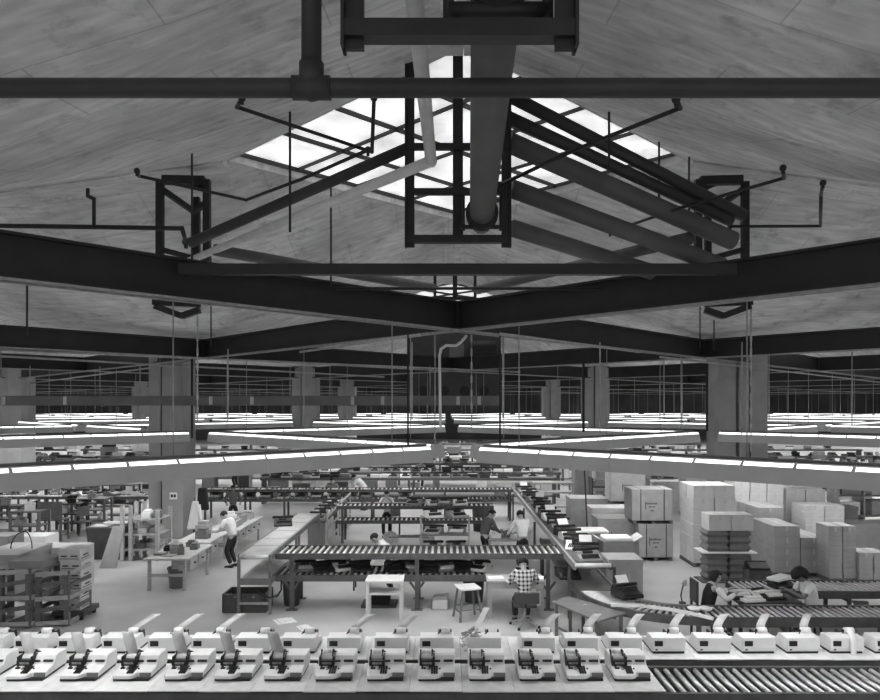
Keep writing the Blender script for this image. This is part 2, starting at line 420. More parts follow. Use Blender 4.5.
def trough(a, b, label, near, rods):
    mid = (a + b)/2; ang = math.atan2(b.y - a.y, b.x - a.x); shrink = 1.0
    u = (b - a).normalized(); half = SL/2 - .62
    for cx, cy in COLS:
        w_ = Vector((cx, cy, 0)) - mid; s_ = w_.dot(u); dist = abs(w_.x*u.y - w_.y*u.x)
        if dist < 1.15 and abs(s_) < half + .95:
            keep = abs(s_) - .95                     # stop short of the column
            shrink = (half + keep)/(2*half); mid = mid - u*math.copysign((half - keep)/2, s_); break
    t = thing('trough_light', label, 'light', (mid.x, mid.y, ZL), ang); t.scale.x = shrink
    link(house_near if near else house_far, 'reflector', t); link(race_me, 'raceway', t); link(dif_me, 'tube_bank', t)
    if near:
        for k in range(NS): link(slot_me, 'light_slot', t, (-LN + (2*k + 1)*LN/NS, 0, 0))
    else: link(slot_long, 'light_slot', t)
    for x in rods: link(rod_me, 'hanger_rod', t, (x, 0, 0))
    return t
for j in range(-1, 9):
    segs = []
    for i in range(-14, 15):
        if (i + j + 1) % 2: continue
        # lower node of the pair is nearer: N(i', j) to N(i'+-1, j+1)
    for i in range(-14, 15):
        if (i + j) % 2: continue
        for di in (-1, 1):
            a, b = node(i, j), node(i + di, j + 1)
            if seg_visible(a, b): segs.append((a, b))
    segs.sort(key=lambda s: (s[0].x + s[1].x)/(s[0].y + s[1].y))
    for n, (a, b) in enumerate(segs):
        wd = 'nearest' if j == -1 else ORD[j + 1]
        where = '%s from the left' % ORD[n] if n else 'leftmost'
        if n == len(segs) - 1: where = 'rightmost'
        mid = (a + b)/2
        if j == -1: lb = 'deep dark I-beam of the nearest V under the skylight, %s arm' % ('left' if mid.x < 0 else 'right')
        else: lb = 'dark steel I-beam, %s in the %s zigzag of beams from the camera' % (where, wd)
        o = bpy.data.objects.new('steel_beam', beam_me); COL.objects.link(o)
        tag(o, lb, 'beam', 'zigzag ceiling beams')
        o.location = (mid.x, mid.y, ZB); o.rotation_euler.z = math.atan2(b.y - a.y, b.x - a.x)
        if j == -1: lb = 'nearest long trough light sloping in from the %s picture edge' % ('left' if mid.x < 0 else 'right')
        else: lb = 'trough light, %s in the %s zigzag of lights from the camera' % (where, wd)
        if j == -1:                                          # the nearest pair hangs a little behind its beam
            sg = 1 if mid.x > 0 else -1
            c_ = Vector((ax(485, 14.0), 14.0, 0)) if sg > 0 else Vector((ax(425, 14.25), 14.25, 0))
            e_ = Vector((ax(880, 9.27), 9.27, 0)) if sg > 0 else Vector((ax(0, 9.2), 9.2, 0))
            d0 = (e_ - c_).normalized(); b = c_ - d0*.62; a = b + d0*SL
        tr = trough(a, b, lb, j < 2, (-4.2, 0, 4.2) if j < 2 else (-3.5, 3.5))
        tr['group'] = 'fluorescent trough lights'

# ---------------------------------------------------------------- pipes and hangers under the skylight
def run(name, label, cat, pts, r, m, group=None, n=10): return one(name, MB().tube(pts, r, n), m, label, cat, group)
Zt = 2.6
tp = Vector(up(482, 214, Zt)); tn = Vector(up(494, 38, Zt)); d_ = (tp - tn).normalized()
trk = thing('trunk_pipe', 'fat grey trunk pipe running away overhead at the centre', 'pipe', tuple(tn))
rel = lambda v: Vector(v) - tn
MB().cyl(rel(tn - d_*3.2), rel(tp), .165, 24).build('pipe_run', 'duct', trk)
q = rel(tp)
MB().cyl(q, q + d_*.06, .22, 20).cyl(q - d_*.10, q - d_*.05, .22, 20).build('flange', 'iron', trk)
MB().cyl(q + d_*.06, q + d_*.5, .15, 20).build('end_cap', 'duct', trk)
vb = MB().cyl(q + Vector((-.3,-.02,-.18)), q + Vector((.3,-.02,-.18)), .03, 8)
for s_ in (-1, 1): vb.cyl(q + Vector((s_*.25,-.02,-.23)), q + Vector((s_*.25,-.02,.25)), .02, 8)
vb.build('clamp', 'iron', trk)
# coupling of the trunk near the top of the picture
c0 = tn - d_*.72
cp = MB().cyl(rel(c0) - Vector((.3,0,.2)), rel(c0) + Vector((.3,0,-.2)), .05, 12)
for x in (-.3, .3): cp.cyl(rel(c0) + Vector((x,0,-.3)), rel(c0) + Vector((x,0,.2)), .035, 10)
cp.cyl(rel(c0) - d_*.05, rel(c0) + d_*.05, .2, 20)
cp.build('coupling', 'iron', trk)
run('white_pipe', 'white lagged pipe bending at an elbow and sloping down left', 'pipe',
    [up(410, 0, Zt) - Vector((0, 2, 0)), up(431, 161, Zt), up(184, 263, Zt)], .06, 'whitepipe', n=14)
run('dark_pipe', 'dark pipe sloping down left just above the white pipe', 'pipe',
    [(ax(408, 10.1), 10.1, az(148, 10.1)), (ax(190, 11.2), 11.2, az(243, 11.2))], .08, 'pipe', n=12)
run('dark_pipe', 'long dark crosswise pipe behind the left end of the white pipe', 'pipe',
    [up(215, 250, Zt), up(433, 288, Zt)], .10, 'duct', n=12)
run('dark_pipe', 'long grey crosswise pipe low on the right of the centre hanger', 'pipe',
    [up(478, 290, Zt), up(690, 238, Zt)], .10, 'duct', n=12)
rr = [((506,94),(744,216),.092,'pipe','uppermost of the dark pipes sloping down right from the trunk'),
      ((508,117),(731,221),.088,'pipe','second highest of the dark pipes sloping down right from the trunk'),
      ((508,142),(733,241),.145,'duct','thickest pipe sloping down right, third from the top'),
      ((510,188),(722,266),.13,'duct','fourth pipe from the top sloping down right below the thick one'),
      ((512,228),(652,272),.12,'duct','short lowest grey pipe sloping down right beside the centre hanger')]
for a, b, r_, m_, lb in rr:
    o = run('sloping_pipe', lb, 'pipe', [(ax(a[0], 10.1), 10.1, az(a[1], 10.1)), (ax(b[0], 11.2), 11.2, az(b[1], 11.2))], r_, m_, 'pipes sloping down to the right', 14)
# elbow at the lower end of the thick pipe
ov = up(733, 240, Zt)
# hanger frames along the trunk
def hanger(Y, label, xc, wdt, ztop, zlow, post=.13, mid=(), centre=True):
    t = thing('hanger_frame', label, 'hanger', (xc, Y, zlow))
    hgt = ztop - zlow
    for s_ in (-1, 1):
        b = MB(); x = s_*(wdt/2 - post/2)
        b.box(x - post/2, x + post/2, -.02, .02, -.06, hgt); b.box(x + s_*(post/2 - .02), x + s_*post/2, -.07, .07, -.06, hgt)
        b.build('post', 'iron', t)
    MB().box(-wdt/2, wdt/2, -.06, .06, 0, .1).build('crossbar', 'iron', t)
    for z in mid: MB().box(-wdt/2 + .02, wdt/2 - .02, -.04, .04, z - zlow, z - zlow + .085).build('crossbar', 'iron', t)
    if centre: MB().box(-.07, .07, .05, .15, .1, hgt).build('centre_post', 'iron', t)
    return t
hanger(4.28, 'dark steel U-shaped hanger at the very top of the picture', ax(459.5, 4.28), 235/F*4.28, H + 4.2, az(40, 4.28), centre=False)
hanger(9.95, 'dark steel ladder hanger carrying the trunk under the skylight', ax(458, 9.95), 106/F*9.95, ZC + .1, az(243, 9.95), mid=(az(195, 9.95), az(150, 9.95)))
hanger(22.6, 'small distant hanger frame just above the V of the beams', ax(455, 22.6), 43/F*22.6, ZC - .6, az(300, 22.6), .09, (az(271, 22.6),))
o = one('crosspiece', MB().box(ax(180, 10.2), ax(735, 10.2), -.07, .07, 0, .15), 'beam', 'straight dark steel channel spanning between the two V beams', 'beam', loc=(0, 10.2, az(275, 10.2)))
run('thin_pipe', 'thin dark horizontal pipe just above the V of the beams', 'pipe', [(ax(335, 11.6), 11.6, az(288.5, 11.6)), (ax(600, 11.6), 11.6, az(288.5, 11.6))], .025, 'iron')
mp_ = thing('main_pipe', 'thick dark pipe crossing the whole picture near the top with a tee', 'pipe', (0, 5.0, az(88, 5)))
MB().cyl((-6.1,0,0),(6.1,0,0), .066, 20).build('pipe_run', 'pipe', mp_)
xt = ax(311.5, 5)
MB().cyl((xt-.13,0,0),(xt+.13,0,0), .082, 18).cyl((xt,0,0),(xt,0,.17), .085, 18).ball((xt,0,.0), .09, 14, 10).build('tee', 'pipe', mp_)
MB().cyl((xt,0,.1),(xt,0,1.75), .069, 18).build('riser', 'pipe', mp_)
xt2 = ax(466, 5)
# sprinkler branches
spr = [('left sprinkler branch in front of the skylight with a bent tail', [(242,98,3.2),(237,107,3.2),(372,152,3.0),(374,98,3.4)], .022),
       ('thin sprinkler branch below the left skylight corner', [(137,171,3.0),(139,176,3.0),(246,200,2.9),(302,179,2.9),(368,150,2.9)], .022),
       ('sprinkler main along the left hanger with an upright drop', [(-30,225.5,2.9),(94,227,2.9),(182,228.5,2.9),(186,242,2.9)], .038),
       ('right sprinkler branch crossing the skylight edge', [(676,99,3.2),(680,108,3.2),(570,152,3.0),(500,185,3.0)], .026),
       ('sprinkler branch running from right wall of shell to the right hanger', [(783,168,3.0),(784,178,3.0),(680,208,2.9),(610,232,2.9)], .024),
       ('small bracket shaped sprinkler pipe right of the right hanger', [(823,183,3.0),(821,195,3.0),(820.5,226,2.9),(730,226.5,2.9)], .024)]
for lb, pts, r_ in spr:
    P = [up(x, y, zr) for x, y, zr in pts]
    Yc = sum(p.y for p in P)/len(P)
    t = thing('sprinkler_pipe', lb, 'pipe', tuple(P[1]))
    MB().tube([p - P[1] for p in P], r_, 8).build('pipe_run', 'iron', t)
    for p in (P[0], P[-1]): MB().ball(p - P[1], r_*1.9, 8, 6).cyl(p - P[1] - Vector((0,0,r_*3)), p - P[1], r_*.9, 6).build('sprinkler_head', 'iron', t)
up1 = up(94, 227, 2.9); one('drop_pipe', MB().tube([up1, up1 + Vector((0,0,.45)), up1 + Vector((-.1,0,.5)), up1 + Vector((-.1,0,.62))], .03, 8), 'iron', 'short upright branch on the left sprinkler main', 'pipe')
for px_, y0, y1, Y, lb in ((192,153,262,12.,'by the left hanger'),(290,112,232,9.5,'left of the skylight middle'),(331,186,286,12.,'below the left part of the skylight'),
                        (204.5,245,262,15.,'behind the left end of the white pipe'),(609,112,170,9.5,'over the right pipes'),(659,142,218,11.,'over the right skylight edge'),(689,157,240,12.6,'beside the right hanger'),
                        (27,285,335,12.5,'between the two left beams near the picture edge'),(211,258,346,17.5,'above the left beam joint'),(700,300,348,19.,'above the right beam joint'),(714,320,350,19.,'next to the rod above the right beam joint')):
    one('suspension_rod', MB().cyl((ax(px_,Y),Y,az(y1,Y)),(ax(px_,Y),Y,az(y0,Y)), .017, 6), 'iron', 'thin vertical suspension rod ' + lb, 'rod')
# strut clusters hung from the shell rims
def cluster(side, label):
    Y = 14.2; xs = (160, 205, 181) if side < 0 else (745, 700, 726)
    t = thing('strut_frame', label, 'hanger', (ax(xs[2], Y), Y, az(318, Y)))
    def L(px, py, dy=0): return Vector((ax(px, Y) - t.location.x, dy, az(py, Y) - t.location.z))
    m = lambda px: px if side < 0 else 905 - px
    for px, y0, y1 in ((160,182,268),(207,180,262)):
        MB().bar(L(m(px), y0), L(m(px), y1), .13).build('post', 'iron', t)
    MB().bar(L(m(188), 190, .5), L(m(188), 290, .5), .12).build('post', 'iron', t)
    MB().bar(L(m(163), 190), L(m(188), 207, .4), .1).build('brace', 'iron', t)
    MB().bar(L(m(205), 190), L(m(183), 178, .3), .1).build('brace', 'iron', t)
    MB().bar(L(m(188), 207, .3), L(m(207), 203), .1).build('brace', 'iron', t)
    MB().bar(L(m(163), 250), L(m(207), 262), .1).build('brace', 'iron', t)
    MB().bar(L(m(163), 180), L(m(205), 181), .16).build('head_plate', 'iron', t)
    MB().bar(L(m(153), 302), L(m(200), 304), .12).build('foot_beam', 'iron', t)
    MB().bar(L(m(155), 306), L(m(182), 316), .12).build('brace', 'iron', t)
    MB().bar(L(m(182), 316), L(m(200), 310), .12).build('brace', 'iron', t)
    MB().bar(L(m(188), 268, .25), L(m(186), 304, .1), .07).build('post', 'iron', t)
cluster(-1, 'dark strut frame hung from the shell rim left of the skylight')
cluster(1, 'dark strut frame hung from the shell rim right of the skylight')
# chains, conduits and cables hanging towards the lights
def chain(px, y0, y1, Y, lb, step=.16):
    b = MB(); z0, z1 = az(y1, Y), az(y0, Y); x = ax(px, Y); z = z0; k = 0
    while z < z1:
        if k % 2: b.box(x - .02, x + .02, Y - .006, Y + .006, z, z + step*.95)
        else: b.box(x - .006, x + .006, Y - .02, Y + .02, z, z + step*.95)
        z += step*.9; k += 1
    return one('chain', b, 'lightsteel', lb, 'chain')
chain(197.5, 318, 422, 14.2, 'long link chain hanging from the left strut frame')
chain(751, 300, 452, 14.2, 'long link chain hanging from the right strut frame')
chain(471.5, 334, 430, 15.5, 'link chain hanging right of the centre conduit')
for px_, y0, y1, Y, r_, m_, lb in ((408,333,448,14.0,.02,'iron','dark cable dropping to the left light end at the centre'),
      (500,336,455,14.4,.022,'iron','dark cable dropping to the right light end at the centre'),(503,333,418,15.5,.018,'lightsteel','pale rod just right of the centre box'),
      (412,338,420,17.,.016,'lightsteel','pale rod just left of the centre conduit'),(435,336,446,15.0,.014,'lightsteel','thin pale rod beside the bent centre conduit'),
      (583.5,388,432,24.,.045,'iron','black standing pipe right of centre under the beams'),(707,396,431,24.,.04,'iron','black pipe left of the right column'),
      (192,395,438,23.,.035,'iron','black pipe just right of the left column'),(228,362,420,19.,.018,'lightsteel','pale drop rod right of the left column'),
      (664,372,418,24.,.018,'lightsteel','first pale drop rod left of the right column'),(682,372,424,24.,.018,'lightsteel','second pale drop rod left of the right column'),
      (742,364,432,17.,.016,'lightsteel','pale rod in front of the right column'),(600,354,436,17.,.016,'lightsteel','pale rod below the right beam near the centre'),
      (769,372,420,21.,.016,'lightsteel','first pale rod right of the right column'),(852,380,425,20.,.016,'lightsteel','pale rod near the right picture edge')):
    zt_ = ZB - .03; zb_ = az(y1, Y)
    one('drop_rod', MB().cyl((ax(px_,Y),Y,zb_),(ax(px_,Y),Y,max(zt_, zb_ + .3)), r_, 6), m_, lb, 'rod')
cv = [up(470, 333, 1.5)]
Yc = 14.75
def cpt(px, py): return (ax(px, Yc), Yc, az(py, Yc))
one('bent_conduit', MB().tube([cpt(466,335), cpt(466,336.5), cpt(461,342), cpt(456,345.5), cpt(446,345.5), cpt(441,349), cpt(439.5,356), cpt(440.5,430)], .028, 8), 'whitepipe', 'pale bent conduit swinging down from the V of the beams', 'pipe')
Yb = 34.5
bx = thing('plant_box', 'big dark plant box with four round openings hung at the centre', 'ductwork', (ax(453.5, Yb), Yb, az(404, Yb)))
hw = 46/F*Yb
MB().box(-hw, hw, 0, 3, 0, ZC - az(404, Yb) - .8).build('casing', 'pipe', bx, .03)
for px_ in (423, 444.5, 464.5, 484):
    x = ax(px_, Yb) - bx.location.x; z = az(391, Yb) - bx.location.z
    MB().cyl((x,-.06,z),(x,.0,z), .24, 16).build('round_opening', 'black', bx)
MB().cyl((.9,-.35,2.7),(2.0,-.35,2.7), .3, 14).build('motor', 'iron', bx); MB().box(-.2, .5, -.4, 0, 2.0, 2.8).build('switch_box', 'duct', bx)
Yd = 21.9
dt = thing('cable_duct', 'long grey horizontal duct with pale patches crossing the left half', 'ductwork', (0, Yd, az(405.5, Yd)))
MB().box(-14.6, ax(500, Yd), -.12, .12, 0, .29).build('casing', 'duct', dt, .01)
for px_ in (6, 67, 212, 253, 353, 383, 458, 479): MB().box(ax(px_, Yd) - .05, ax(px_, Yd) + .05, -.13, -.12, .02, .27).build('pale_panel', 'lightsteel', dt)
for px_ in (30, 100, 140, 290, 330, 430): MB().cyl((ax(px_, Yd), 0, .28), (ax(px_, Yd), 0, 1.2), .012, 6).build('hanger_rod', 'lightsteel', dt)
# thin service pipes under the lattice beams
sv = [((-20,355),(384,377),1.34,'pale service pipe below the second left beam running to the right'),((-20,349),(520,372),1.48,'dark service pipe just above the pale one on the left'),
      ((930,388),(660,357),1.34,'pale service pipe below the right beams sloping to the picture edge'),((0,387),(150,368),1.3,'pale service pipe climbing towards the left column'),
      ((640,352),(500,334),1.42,'pale service pipe under the right arm of the nearest V'),((300,352),(420,335),1.42,'pale service pipe under the left arm of the nearest V')]
for a, b, zr, lb in sv: run('service_pipe', lb, 'pipe', [up(*a, zr), up(*b, zr)], .03, 'lightsteel' if 'pale' in lb else 'iron', n=8)
# ---------------------------------------------------------------- conveyors
roller_cache = {}
def roller_line(name, label, x0, x1, y0, y1, z, axis='x', pitch=.14, d=.07, legs=(), rail=.11, rails='rail', group=None, skip=None, cat='conveyor', cover=0.0, root=None, zbase=0.0):
    """rollers across a straight conveyor: it runs along x (axis x) or y; z = top of the rollers"""
    cx, cy = (x0 + x1)/2, (y0 + y1)/2
    t = root or thing(name, label, cat, (cx, cy, 0), 0, group)
    dz = 0
    if axis == 'x':
        for s_, yy in ((-1, y0), (1, y1)):
            MB().box(x0 - cx, x1 - cx, yy - cy - .025, yy - cy + .025, z - rail, z + .012).build('side_rail', rails, t)
        n = int((x1 - x0)/pitch); w_ = y1 - y0
        key = ('x', round(w_, 2), d)
        if key not in roller_cache: roller_cache[key] = MB().cyl((0,-w_/2 + .03,0),(0,w_/2 - .03,0), d/2, 10).mesh('roller', [M['roller']])
        for k in range(n):
            x = x0 + (k + .5)*(x1 - x0)/n
            if skip and skip(x): continue
            link(roller_cache[key], 'roller', t, (x - cx, 0, z - d/2))
    else:
        for s_, xx in ((-1, x0), (1, x1)):
            MB().box(xx - cx - .025, xx - cx + .025, y0 - cy, y1 - cy, z - rail, z + .012).build('side_rail', rails, t)
        n = int((y1 - y0)/pitch); w_ = x1 - x0
        key = ('y', round(w_, 2), d)
        if key not in roller_cache: roller_cache[key] = MB().cyl((-w_/2 + .03,0,0),(w_/2 - .03,0,0), d/2, 10).mesh('roller', [M['roller']])
        for k in range(n):
            y = y0 + (k + .5)*(y1 - y0)/n
            if skip and skip(y): continue
            link(roller_cache[key], 'roller', t, (0, y - cy, z - d/2))
    MB().box(x0 - cx + .03, x1 - cx - .03, y0 - cy + .03, y1 - cy - .03, z - d - .03, z - d - .015).build('gap_shade', 'bin', t)  # dark sheet added below the rollers to imitate shade in their gaps
    for lx in legs:
        b = MB()
        if axis == 'x':
            for yy in (y0, y1): b = MB().box(lx - cx - .035, lx - cx + .035, yy - cy - .03, yy - cy + .03, .012, z - rail).box(lx - cx - .1, lx - cx + .1, yy - cy - .06, yy - cy + .06, 0, .012); b.build('leg', rails, t)
            MB().box(lx - cx - .02, lx - cx + .02, y0 - cy, y1 - cy, z - rail - .08, z - rail - .02).build('cross_bar', rails, t)
        else:
            for xx in (x0, x1): b = MB().box(xx - cx - .03, xx - cx + .03, lx - cy - .035, lx - cy + .035, .012, z - rail).box(xx - cx - .06, xx - cx + .06, lx - cy - .1, lx - cy + .1, 0, .012); b.build('leg', rails, t)
            MB().box(x0 - cx, x1 - cx, lx - cy - .02, lx - cy + .02, z - rail - .08, z - rail - .02).build('cross_bar', rails, t)
    return t

# ---------------------------------------------------------------- near conveyors and the ivory calculating machines
ZT = 1.0
XE = ax(660, 9.5)
roller_line('roller_conveyor', 'front roller conveyor along the bottom edge, bare rollers at its right end', -7.2, 7.6, 9.19, 10.12, ZT - .03, 'x', .135, .07,
            legs=(-6.2,-4.6,-2.1,-.1,2.2,4.8,6.8), rail=.085, skip=lambda x: x < XE - .9)
roller_line('roller_conveyor', 'second roller conveyor carrying the back row of calculating machines', -8.2, 8.6, 10.36, 11.36, ZT - .03, 'x', .135, .085,
            legs=(-6.4,-3.,0.,3.,6.4), rail=.22, skip=lambda x: x < 2.4)
# plain ends of rollers seen in the dark gap under the left boards
def calc_machine():
    t = thing('calculating_machine', 'pattern', 'calculating machine')
    b = MB()
    b.prism([(-.03,.028),(-.03,.112),(-.008,.13),(.035,.196),(.08,.21),(.28,.2),(.285,.07),(.275,.028)], -.24, .24)
    out = [(-.24,-.03),(-.24,-.25),(-.215,-.285),(-.02,-.285),(.03,-.262),(.075,-.20),(.085,-.03)]
    n = len(out); lo = [(x, y, .028) for x, y in out]
    hi = [(x*.985 - .001, y*.985, .066 + (y + .285)*.19) for x, y in out]
    b.add(lo + hi, [tuple(reversed(range(n))), tuple(range(n, 2*n))] + [(k, (k+1) % n, n + (k+1) % n, n + k) for k in range(n)])
    b.prism([(-.215,.028),(-.2,.078),(-.185,.086),(-.03,.114),(-.03,.028)], .07, .24)
    b.build('casing', 'white', t, .009)
    MB().box(-.225, .225, -.26, .262, 0, .03).build('base_plate', 'black', t)
    MB().add([(.088,-.221,.03),(.236,-.221,.03),(.236,-.206,.076),(.088,-.206,.076),(.088,-.215,.03),(.236,-.215,.03),(.236,-.2,.076),(.088,-.2,.076)],
             [(0,1,2,3),(7,6,5,4),(0,4,5,1),(1,5,6,2),(2,6,7,3),(3,7,4,0)]).build('front_panel', 'midgrey', t)
    wl = MB().box(-.22, -.02, -.07, .06, .106, .168).box(-.22, -.2, -.06, .085, .1, .21).box(-.045, -.02, -.06, .085, .1, .21)
    wl.build('printing_well', 'black', t, .004)
    MB().box(-.18, -.06, -.072, -.055, .125, .15).box(-.185, -.055, -.03, -.01, .16, .175).build('type_bar', 'clip', t)
    MB().box(.095, .215, -.016, .03, .134, .156).build('display_slot', 'black', t)
    MB().box(-.02, .05, -.016, .03, .134, .152).build('display_slot', 'black', t)
    def keys(x, y, nx, ny, s_, name, m_='black'):
        k = MB()
        for i in range(nx):
            for j in range(ny):
                px, py = x + (i - (nx-1)/2)*s_, y + (j - (ny-1)/2)*s_
                z = .066 + (py + .285)*.19
                k.box(px - s_*.42, px + s_*.42, py - s_*.4, py + s_*.4, z - .004, z + .012)
        k.build(name, m_, t)
    keys(-.165, -.125, 2, 1, .03, 'function_keys'); keys(-.18, -.098, 1, 1, .03, 'function_keys')
    keys(-.04, -.11, 4, 2, .032, 'function_keys'); keys(-.025, -.19, 3, 3, .03, 'number_keys', 'black')
    keys(.045, -.135, 1, 1, .022, 'start_key'); keys(-.1, -.125, 1, 2, .03, 'clear_key', 'lightsteel')
    MB().box(.09, .205, .282, .289, .098, .162).build('rear_socket', 'black', t)
    MB().box(.165, .195, .28, .287, .045, .062).build('cable_entry', 'black', t)
    MB().cyl((-.18,.095,.212),(-.075,.095,.212), .03, 14).build('paper_roll', 'paper', t)
    MB().cyl((-.195,.10,.236),(-.065,.10,.236), .04, 16).build('full_paper_roll', 'paper', t)
    MB().bar((-.205,.03,.185),(-.205,.09,.24), .012, .03).cyl((-.215,.085,.232),(-.2,.085,.232), .02, 10).build('roll_holder', 'black', t)
    MB().bar((-.058,.03,.185),(-.058,.09,.24), .012, .03).cyl((-.066,.085,.232),(-.045,.085,.232), .02, 10).bar((-.055,.085,.232),(-.02,.14,.2), .014, .02).build('roll_holder', 'black', t)
    def strip(name, pts, w0=.11, m_='paper', xs=None):
        vs = []; nn = len(pts)
        for k, (y, z) in enumerate(pts):
            x = -.1325 + (xs[k] if xs else 0)
            for dx, dz in ((-w0/2,0),(w0/2,0),(w0/2,.003),(-w0/2,.003)): vs.append((x + dx, y, z + dz))
        fs = [(0,1,2,3),(4*nn-1,4*nn-2,4*nn-3,4*nn-4)]
        for k in range(nn - 1):
            for i in range(4): fs.append((4*k + i, 4*k + (i+1) % 4, 4*k + 4 + (i+1) % 4, 4*k + 4 + i))
        return MB().add(vs, fs, True).build(name, m_, t)
    strip('paper_sheet', [(.06,.22),(.085,.28),(.11,.34),(.13,.39),(.15,.42),(.17,.43)], .155, 'tissue', xs=[.01,-.03,-.06,-.085,-.105,-.12])   # upright sheet of the front row
    strip('paper_tongue', [(.06,.262),(-.01,.285),(-.08,.315),(-.14,.345),(-.18,.37)], .13, 'tissue', xs=[0,-.04,-.1,-.16,-.21])  # tongue lifting towards the keys
    strip('paper_drape', [(.085,.272),(.14,.268),(.2,.25),(.27,.205),(.300,.16),(.325,.06),(.345,.008)], .085, xs=[.0,.02,.04,.055,.06,.075,.08])
    return t
cm = calc_machine()
YF, YBK = 9.79, 10.86
left_px = [-42, 9, 62, 115, 166.5, 216, 265.5, 316, 367, 418, 469, 519, 566.5, 613.5]
nboard = []
for k, px in enumerate(left_px):
    x = ax(px, 9.57) + .24
    bl = (x - ax(left_px[k-1], 9.57) - .24)/2 - .002 if k else .33
    br_ = (ax(left_px[k+1], 9.57) + .24 - x)/2 - .002 if k < len(left_px) - 1 else .33
    sheet = k in (1, 2, 3, 4, 5, 6)
    sk = {'paper_tongue', 'paper_drape', 'full_paper_roll'} | (set() if sheet else {'paper_sheet'})
    wd = 'leftmost' if k == 0 else 'rightmost' if k == len(left_px) - 1 else '%s from the left' % ORD[k]
    lb = 'ivory machine facing us, %s in the front row%s' % (wd, ', paper sheet standing up' if sheet else '')
    o = dup(cm, (x, YF, ZT + .014), R(rnd.uniform(-1, 1)), lb, 'calculating machines in the front row', sk); o.scale = (1.03, 1.13, 1.15)
    one('packing_board', MB().box(-bl, br_, 9.17 - YF, 10.16 - YF, 0, .013), 'board' if k % 3 else 'paper', 'pale packing board under the front row calculating machine, board %s' % wd, 'board', 'packing boards under the front row',
        loc=(x, YF + rnd.uniform(-.02, .01), ZT + .0003))
back_px = [-27, 17, 60, 104.5, 150, 193, 238, 283, 328, 375, 420, 468, 521, 564, 608, 651, 696, 740, 784, 828, 872]
for k, px in enumerate(back_px):
    x = ax(px, 10.62) + .24
    bl = (x - ax(back_px[k-1], 10.62) - .24)/2 - .002 if k else .32
    br_ = (ax(back_px[k+1], 10.62) + .24 - x)/2 - .002 if k < len(back_px) - 1 else .32
    wd = 'leftmost' if k == 0 else 'rightmost' if k == len(back_px) - 1 else '%s from the left' % ORD[k]
    tongue = k in (3, 4, 5, 8, 9, 12, 13, 14, 15, 16, 17, 18, 20)
    sk = {'paper_sheet', 'paper_roll'} | (set() if tongue else {'paper_tongue'}) | (set() if k == 19 else {'paper_drape'})
    extra = ', paper tongue lifted' if tongue else ''
    if k == 19: extra = ', white strip draped down'
    if k == 19: lb = 'ivory machine in the back row with a white strip draped down its back'
    elif k == 11:
        lb = 'opened calculating machine with bare mechanism, twelfth in the back row'
        sk |= {'rear_socket', 'cable_entry', 'full_paper_roll'}
    else: lb = 'ivory machine seen from behind, %s in the back row%s' % (wd, extra)
    o = dup(cm, (x, YBK, ZT + .014), PI + R(rnd.uniform(-1.2, 1.2)), lb, 'calculating machines in the back row', sk); o.scale = (1.02, 1.13, 1.17)
    if k == 11:
        g = MB()
        for i in range(22): 
            u = Vector((.14 + rnd.uniform(-.06,.12), rnd.uniform(.05,.27), rnd.uniform(.19,.25))); g.bar(u, u + Vector((rnd.uniform(-.1,.1), rnd.uniform(-.08,.08), rnd.uniform(-.03,.03))), .02)
        g.build('mechanism', 'lightsteel', o)
        g = MB()
        for i in range(16):
            u = Vector((.25 + rnd.uniform(0,.05), rnd.uniform(.1,.3), rnd.uniform(.04,.2))); g.bar(u, u + Vector((rnd.uniform(-.05,.06), rnd.uniform(-.06,.06), rnd.uniform(-.03,.04))), .022)
        g.build('mechanism', 'paper', o)
        MB().bar((.12,0,.22), (-.06,-.3,.42), .09, .014).build('paper_sheet', 'paper', o)
    one('packing_board', MB().box(-bl, br_, -.54, .5, 0, .013), 'board' if k % 4 else 'paper', 'pale packing board under the back row calculating machine, board %s' % wd, 'board', 'packing boards under the back row',
        loc=(x, YBK + rnd.uniform(-.015, .015), ZT + .0003))
drop(cm)
# loose paper beside the left machines and scraps on the near floor
for px, py, s_, lb in ((285,605,.42,'creased white paper lying on the floor left of the small white table'),(305,612,.25,'torn paper scrap on the floor behind the seventh back machine')):
    x, y, z = at(px, py + 16, 0)
    one('paper_scrap', MB().box(-s_/2, s_/2, -.2, .2, 0, .004).box(-s_/3, s_/4, -.1, .15, .004, .03), 'paper', lb, 'paper', loc=(x, y, 0), rz=.5)

# ---------------------------------------------------------------- typewriters on the middle conveyors
def typewriter(case='grey', detail=True):
    t = thing('typewriter', 'pattern', 'typewriter')
    b = MB()
    b.prism([(-.19,0),(-.2,.03),(-.17,.055),(-.03,.095),(.0,.135),(.16,.13),(.19,.09),(.19,0)], -.2, .2)
    b.build('casing', case, t, .008 if detail else 0)
    MB().cyl((-.21,.07,.155),(.21,.07,.155), .028, 10).cyl((-.235,.07,.155),(-.21,.07,.155), .022, 8).cyl((.21,.07,.155),(.235,.07,.155), .022, 8).build('platen', 'black', t)
    k = MB()
    for r_ in range(4):
        for c in range(10):
            y = -.165 + r_*.033; z = .055 + (y + .17)*.28
            k.box(-.15 + c*.031 + r_*.006, -.15 + c*.031 + .022 + r_*.006, y - .011, y + .011, z, z + .014)
    k.build('keyboard', 'black' if case != 'midgrey' else 'white', t)
    MB().box(-.09, .09, -.025, .05, .1, .139).build('type_basket', 'iron', t)
    MB().box(-.2, .2, .05, .13, .128, .146).build('carriage', 'lightsteel', t)
    MB().bar((.0,.085,.15), (.0,.2,.27), .22, .006).build('paper_sheet', 'paper', t)
    return t
TW = {c: typewriter(c) for c in ('grey', 'midgrey', 'white', 'black')}
